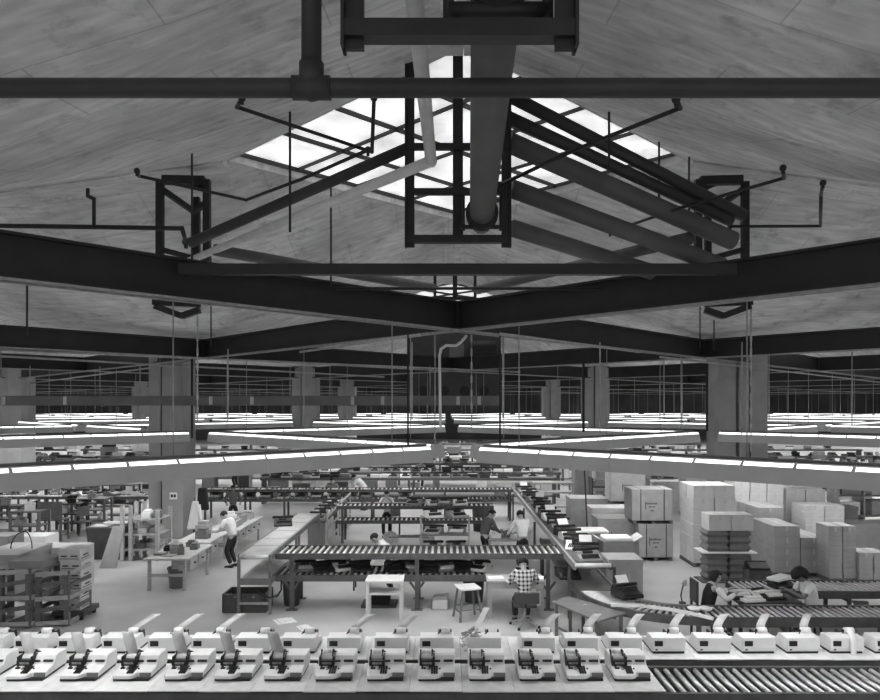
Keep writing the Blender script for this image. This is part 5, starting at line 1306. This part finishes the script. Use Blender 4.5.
def person(label, loc, rz, hands, lean=0., seat=0., twist=0., head=(0., 0.), top='shirt', legs='dark', sleeves='short', hair='short', skin='skin', stature=1.74, stride=.0, vest=None, side=0., feet=None, group=None):
    """faces +y; lean bends forward at the hips, seat is the seat height if sitting, hands are two points in own coordinates"""
    k = stature/1.74
    hip = Vector((0, 0, .90*k)) if not seat else Vector((0, 0, seat + .09))
    Rm = Matrix.Rotation(-lean, 3, 'X') @ Matrix.Rotation(side, 3, 'Y') @ Matrix.Rotation(twist, 3, 'Z')
    def T(x, y, z): return hip + Rm @ Vector((x*k, y*k, z*k))
    pel, spi, che, nek = T(0,0,0), T(0,-.015,.2), T(0,.01,.40), T(0,.0,.545)
    if lean > .3:
        spi = T(0,-.035,.2); che = T(0,-.02,.4)
    Hm = Rm @ Matrix.Rotation(-head[0], 3, 'X') @ Matrix.Rotation(head[1], 3, 'Z')
    def HT(x, y, z): return nek + Hm @ Vector((x*k, y*k, z*k))
    V, E, Rr = [], [], []
    def av(p, r, par=None):
        V.append(p); Rr.append(r if isinstance(r, tuple) else r*k)
        if par is not None: E.append((par, len(V) - 1))
        return len(V) - 1
    ip = av(pel, .098); is_ = av(spi, .098, ip); ic = av(che, .112, is_); iu = av(T(0,-.005,.475), .08, ic); in_ = av(nek, .052, iu)
    ij = av(HT(0,.025,.085), .068, in_); ih = av(HT(0,.012,.16), .09, ij); it_ = av(HT(0,-.002,.225), .07, ih)
    av(HT(0,.118,.125), .016, ij)
    for s in (-1, 1): av(HT(s*.098,.0,.135), .018, ih)
    info = {}
    for s, nm in ((-1,'L'),(1,'R')):
        sh = T(s*.18,0,.49); hd = Vector(hands[0 if s < 0 else 1])
        el, wr = ik(sh, hd, .30*k, .27*k, Vector((s*.55,-.35,-.9)))
        a = av(sh, .062, ic); b = av(el, .044, a); c = av(wr, .031, b)
        d = (wr - el).normalized()
        sidev = d.cross(Vector((0,0,1))); sidev = sidev.normalized() if sidev.length > .1 else Vector((1,0,0))
        dn = sidev.cross(d).normalized()
        if dn.z > 0: dn = -dn
        pm = av(wr + d*.06*k, (.034*k, .022*k), c)
        for fi, (off, ln) in enumerate(((-.03,.066),(-.01,.076),(.011,.072),(.03,.056))):
            base = wr + d*.088*k + sidev*off*k
            f1 = av(base, .0095, pm); f2 = av(base + (d*.6 + dn*.3)*ln*.55*k, .009, f1); av(base + (d*.85 + dn*.75)*ln*.8*k, .0075, f2)
        tv = -sidev if True else sidev
        t1 = av(wr + d*.035*k - sidev*.035*k*s*-1*-1 + dn*.012, .011, pm); av(V[t1] + (d*.7 - sidev*s*.4 + dn*.4)*.05*k, .0095, t1)
        hp = pel + (Rm @ Vector((s*.09*k, 0, 0))) * 1.0
        hp = Vector((hp.x, hp.y, hip.z - .03))
        if feet: ft = Vector(feet[0 if s < 0 else 1])
        elif seat: ft = Vector((s*.13, .40*k, .075))
        else: ft = Vector((s*(.11), s*stride, .075))
        kn, an = ik(hp, ft, .43*k, .42*k, Vector((s*.12, 1, 0)))
        h1 = av(hp, .07, ip); h2 = av(kn, .058, h1); h3 = av(an, .04, h2); av(an + Vector((0,.12*k,-.042)), .03, h3)
        info[nm] = dict(sh=sh, el=el, wr=wr, hp=hp, kn=kn, an=an)
    root = thing('person', label, 'person', loc, rz, group)
    def child(nm, me): return link(me, nm, root)
    child('body', skin_mesh(V, E, Rr, [skin], 'body'))
    # trousers
    v = [pel + Vector((0,0,.06)), pel]; e = [(0,1)]; r = [.128*k, .142*k]
    for n_ in 'LR':
        q = info[n_]; o = len(v)
        v += [q['hp'], q['kn'], q['an'] + Vector((0,0,.03))]; e += [(1,o),(o,o+1),(o+1,o+2)]; r += [.104*k, .076*k, .066*k]
    child('trousers', skin_mesh(v, e, r, [legs], 'trousers', 1))
    # shirt; under a vest only its sleeves show
    if vest:
        v = [T(0,0,.0), spi, che, T(0,-.01,.475), T(0,0,.52), T(-.12,0,.48), T(.12,0,.48)]; r = [.15*k, .145*k, .16*k, .13*k, .068*k, .09*k, .09*k]
        child('vest', skin_mesh(v, [(0,1),(1,2),(2,3),(3,4),(2,5),(2,6)], r, [vest], 'vest', 1))
        for n_ in 'LR':
            q = info[n_]; child('sleeve', skin_mesh([q['sh'], q['el'], q['wr'] - (q['wr']-q['el']).normalized()*.02], [(0,1),(1,2)], [.082*k, .066*k, .045*k], [top], 'sleeve', 0))
    if not vest: v = [T(0,0,.03), spi, che, T(0,-.01,.475), T(0,0,.525)]; e = [(0,1),(1,2),(2,3),(3,4)]; r = [.15*k, .142*k, .158*k, .13*k, .068*k]
    for n_ in '' if vest else 'LR':
        q = info[n_]; o = len(v)
        v += [q['sh']]; r += [.078*k]; e += [(2,o)]
        if sleeves == 'long': v += [q['el'], q['wr'] - (q['wr']-q['el']).normalized()*.02]; e += [(o,o+1),(o+1,o+2)]; r += [.06*k, .045*k]
        elif sleeves == 'short': v += [q['sh'].lerp(q['el'], .78)]; e += [(o,o+1)]; r += [.067*k]
        elif sleeves == 'none': v += [q['sh'].lerp(q['el'], .12)]; e += [(o,o+1)]; r += [.07*k]
    if not vest: child('shirt', skin_mesh(v, e, r, [top], 'shirt', 1))
    for n_ in 'LR':
        an = info[n_]['an']
        g = MB(); g.add([an + Vector((x,y,z)) for x,y,z in ((-.045,-.07,-.075),(.045,-.07,-.075),(.05,.2,-.075),(-.05,.2,-.075),(-.04,-.065,.02),(.04,-.065,.02),(.04,.19,-.03),(-.04,.19,-.03))], [(0,3,2,1),(4,5,6,7),(0,1,5,4),(1,2,6,5),(2,3,7,6),(3,0,4,7)])
        g.build('shoe', 'shoe', root, .015)
    # hair and face
    c = HT(0,-.012,.155); rx = (.108 if hair == 'short' else .112)*k
    if hair == 'curly': rx = .165*k
    g = MB(); vs, fs = [], []; n, m_ = 18, 12
    import mathutils.noise as mn
    keep = {}
    for i in range(m_ + 1):
        t = PI*i/m_
        for j in range(n):
            u = 2*PI*j/n; d = Vector((math.sin(t)*math.cos(u), math.sin(t)*math.sin(u), math.cos(t)))
            low = (-.55 if d.y < .1 else -.1) if hair == 'short' else -.55 if hair == 'curly' else -.95
            front = d.y > .25 and d.z < (.5 if hair != 'curly' else .15)
            rr = rx*(1 + .08*mn.noise(d*4)) if hair != 'curly' else rx*(1 + .12*mn.noise(d*6))
            if front or d.z < low: rr = .06*k                # tucked inside the skull
            dd = Vector((d.x, d.y*1.08, d.z*(1.02 if hair != 'long' or d.z > 0 else 1.5)))
            vs.append(c + Hm @ (dd*rr))
    for i in range(m_):
        for j in range(n): fs.append((i*n+j, (i+1)*n+j, (i+1)*n+(j+1)%n, i*n+(j+1)%n))
    g.add(vs, fs, True); g.build('hair', 'hair', root)
    for s in (-1, 1):
        p = HT(s*.034,.094,.158); MB().ball(p, .012*k, 8, 6).build('eye', 'black', root)
    p, q = HT(-.025,.092,.075), HT(.025,.092,.075); MB().bar(p, q, .012*k, .01*k).build('mouth', 'skindark', root)
    return root
G = lambda px, py: at(px, py)
# man at the left benches, bending to the left over the bench
x, y, _ = G(229, 567)
person('man in a white shirt bending over the left work benches', (x + .12, y, 0), R(72), [(-.25,.50,1.02),(.15,.52,1.0)], lean=.38, head=(.5, 0), top='shirt', legs='dark', stature=1.72)
x, y, _ = G(232, 536); 
person('man in dark clothes standing behind the far left bench', (ax(233, 27.5), 27.5, 0), R(200), [(-.25,.3,1.0),(.25,.3,1.0)], lean=.1, head=(.3,0), top='sweater', legs='dark', sleeves='long', skin='skindark', stature=1.7, stride=.1)
person('dark haired worker seen from behind at the far loop line', (ax(333, 30.9), 30.75, 0), R(180), [(-.2,.28,1.15),(.2,.28,1.12)], lean=.15, head=(.4,0), top='midcloth', legs='dark', stature=1.68)
person('worker in white stooping low over the far conveyor', (ax(366, 32.6), 32.4, 0), R(75), [(-.2,.62,1.25),(.2,.62,1.25)], lean=.8, head=(.2,0), top='shirt', legs='midcloth', stature=1.86)
person('man in a white shirt facing us behind the second rack', (ax(387, 25.75), 25.72, 0), R(180), [(-.12,.33,1.36),(.12,.33,1.33)], lean=.06, head=(.35,0), top='shirt', legs='dark', stature=1.68, stride=.08)
person('dark haired worker in white bowed over the crossing rack', (ax(391, 18.05), 18.05, 0), R(108), [(-.2,.5,.92),(.15,.5,.92)], lean=.6, head=(.45,0), top='shirt', legs='dark', stature=1.68)
person('man in a grey sweater leaning to the right inside the loop', (ax(484, 20.9), 20.9, 0), R(-62), [(-.12,.52,.98),(.14,.5,.95)], lean=.33, head=(.45,0), top='sweater', legs='dark', sleeves='long', stature=1.74)
person('person in a white shirt seen from behind at the right hand conveyor', (ax(523, 20.5), 20.5, 0), R(14), [(-.32,.42,.95),(.22,.42,1.05)], lean=.28, head=(.45,0), top='shirt', legs='dark', sleeves='long', stature=1.74)
x, y, _ = G(523, 622)
person('person in a plaid shirt sitting at the plain desk, back to us', (x, 15.2, 0), R(4), [(-.28,.4,.88),(.28,.4,.88)], lean=.2, seat=.56, head=(.5,0), top='plaid', legs='dark', sleeves='long', stature=1.76)
person('long haired worker in a dark vest sitting at the right, facing right', (ax(707, 14.55), 14.55, 0), R(-84), [(-.05,.5,.93),(.2,.5,.90)], lean=.24, seat=.47, head=(.25,0), top='shirt', legs='denim', sleeves='long', hair='long', vest='dark', stature=1.72)
person('curly haired worker in white sitting at the right, facing left', (ax(813, 14.6), 14.6, 0), R(92), [(-.16,.54,.93),(.14,.52,.92)], lean=.30, seat=.5, head=(.5,0), top='shirt', legs='denim', hair='curly', skin='skindark', stature=1.74)
# small figures far down the hall
for k, (px, Y, rz, tp_) in enumerate(((236,41.5,2.8,'shirt'),(420,41.,3.4,'midcloth'),(433,46.5,3.1,'shirt'),(283,47.,2.9,'sweater'),(520,47.,3.2,'dark'),(598,47.,3.,'shirt'))):
    person('distant worker in %s clothes among the far rows, %s from the left' % ('pale' if tp_ == 'shirt' else 'dark', ORD[(0,2,3,1,4,5)[k]]), (ax(px, Y), Y, 0), rz, [(-.2,.35,1.25),(.2,.35,1.25)], lean=.2, head=(.3,0), top=tp_, stature=1.7)
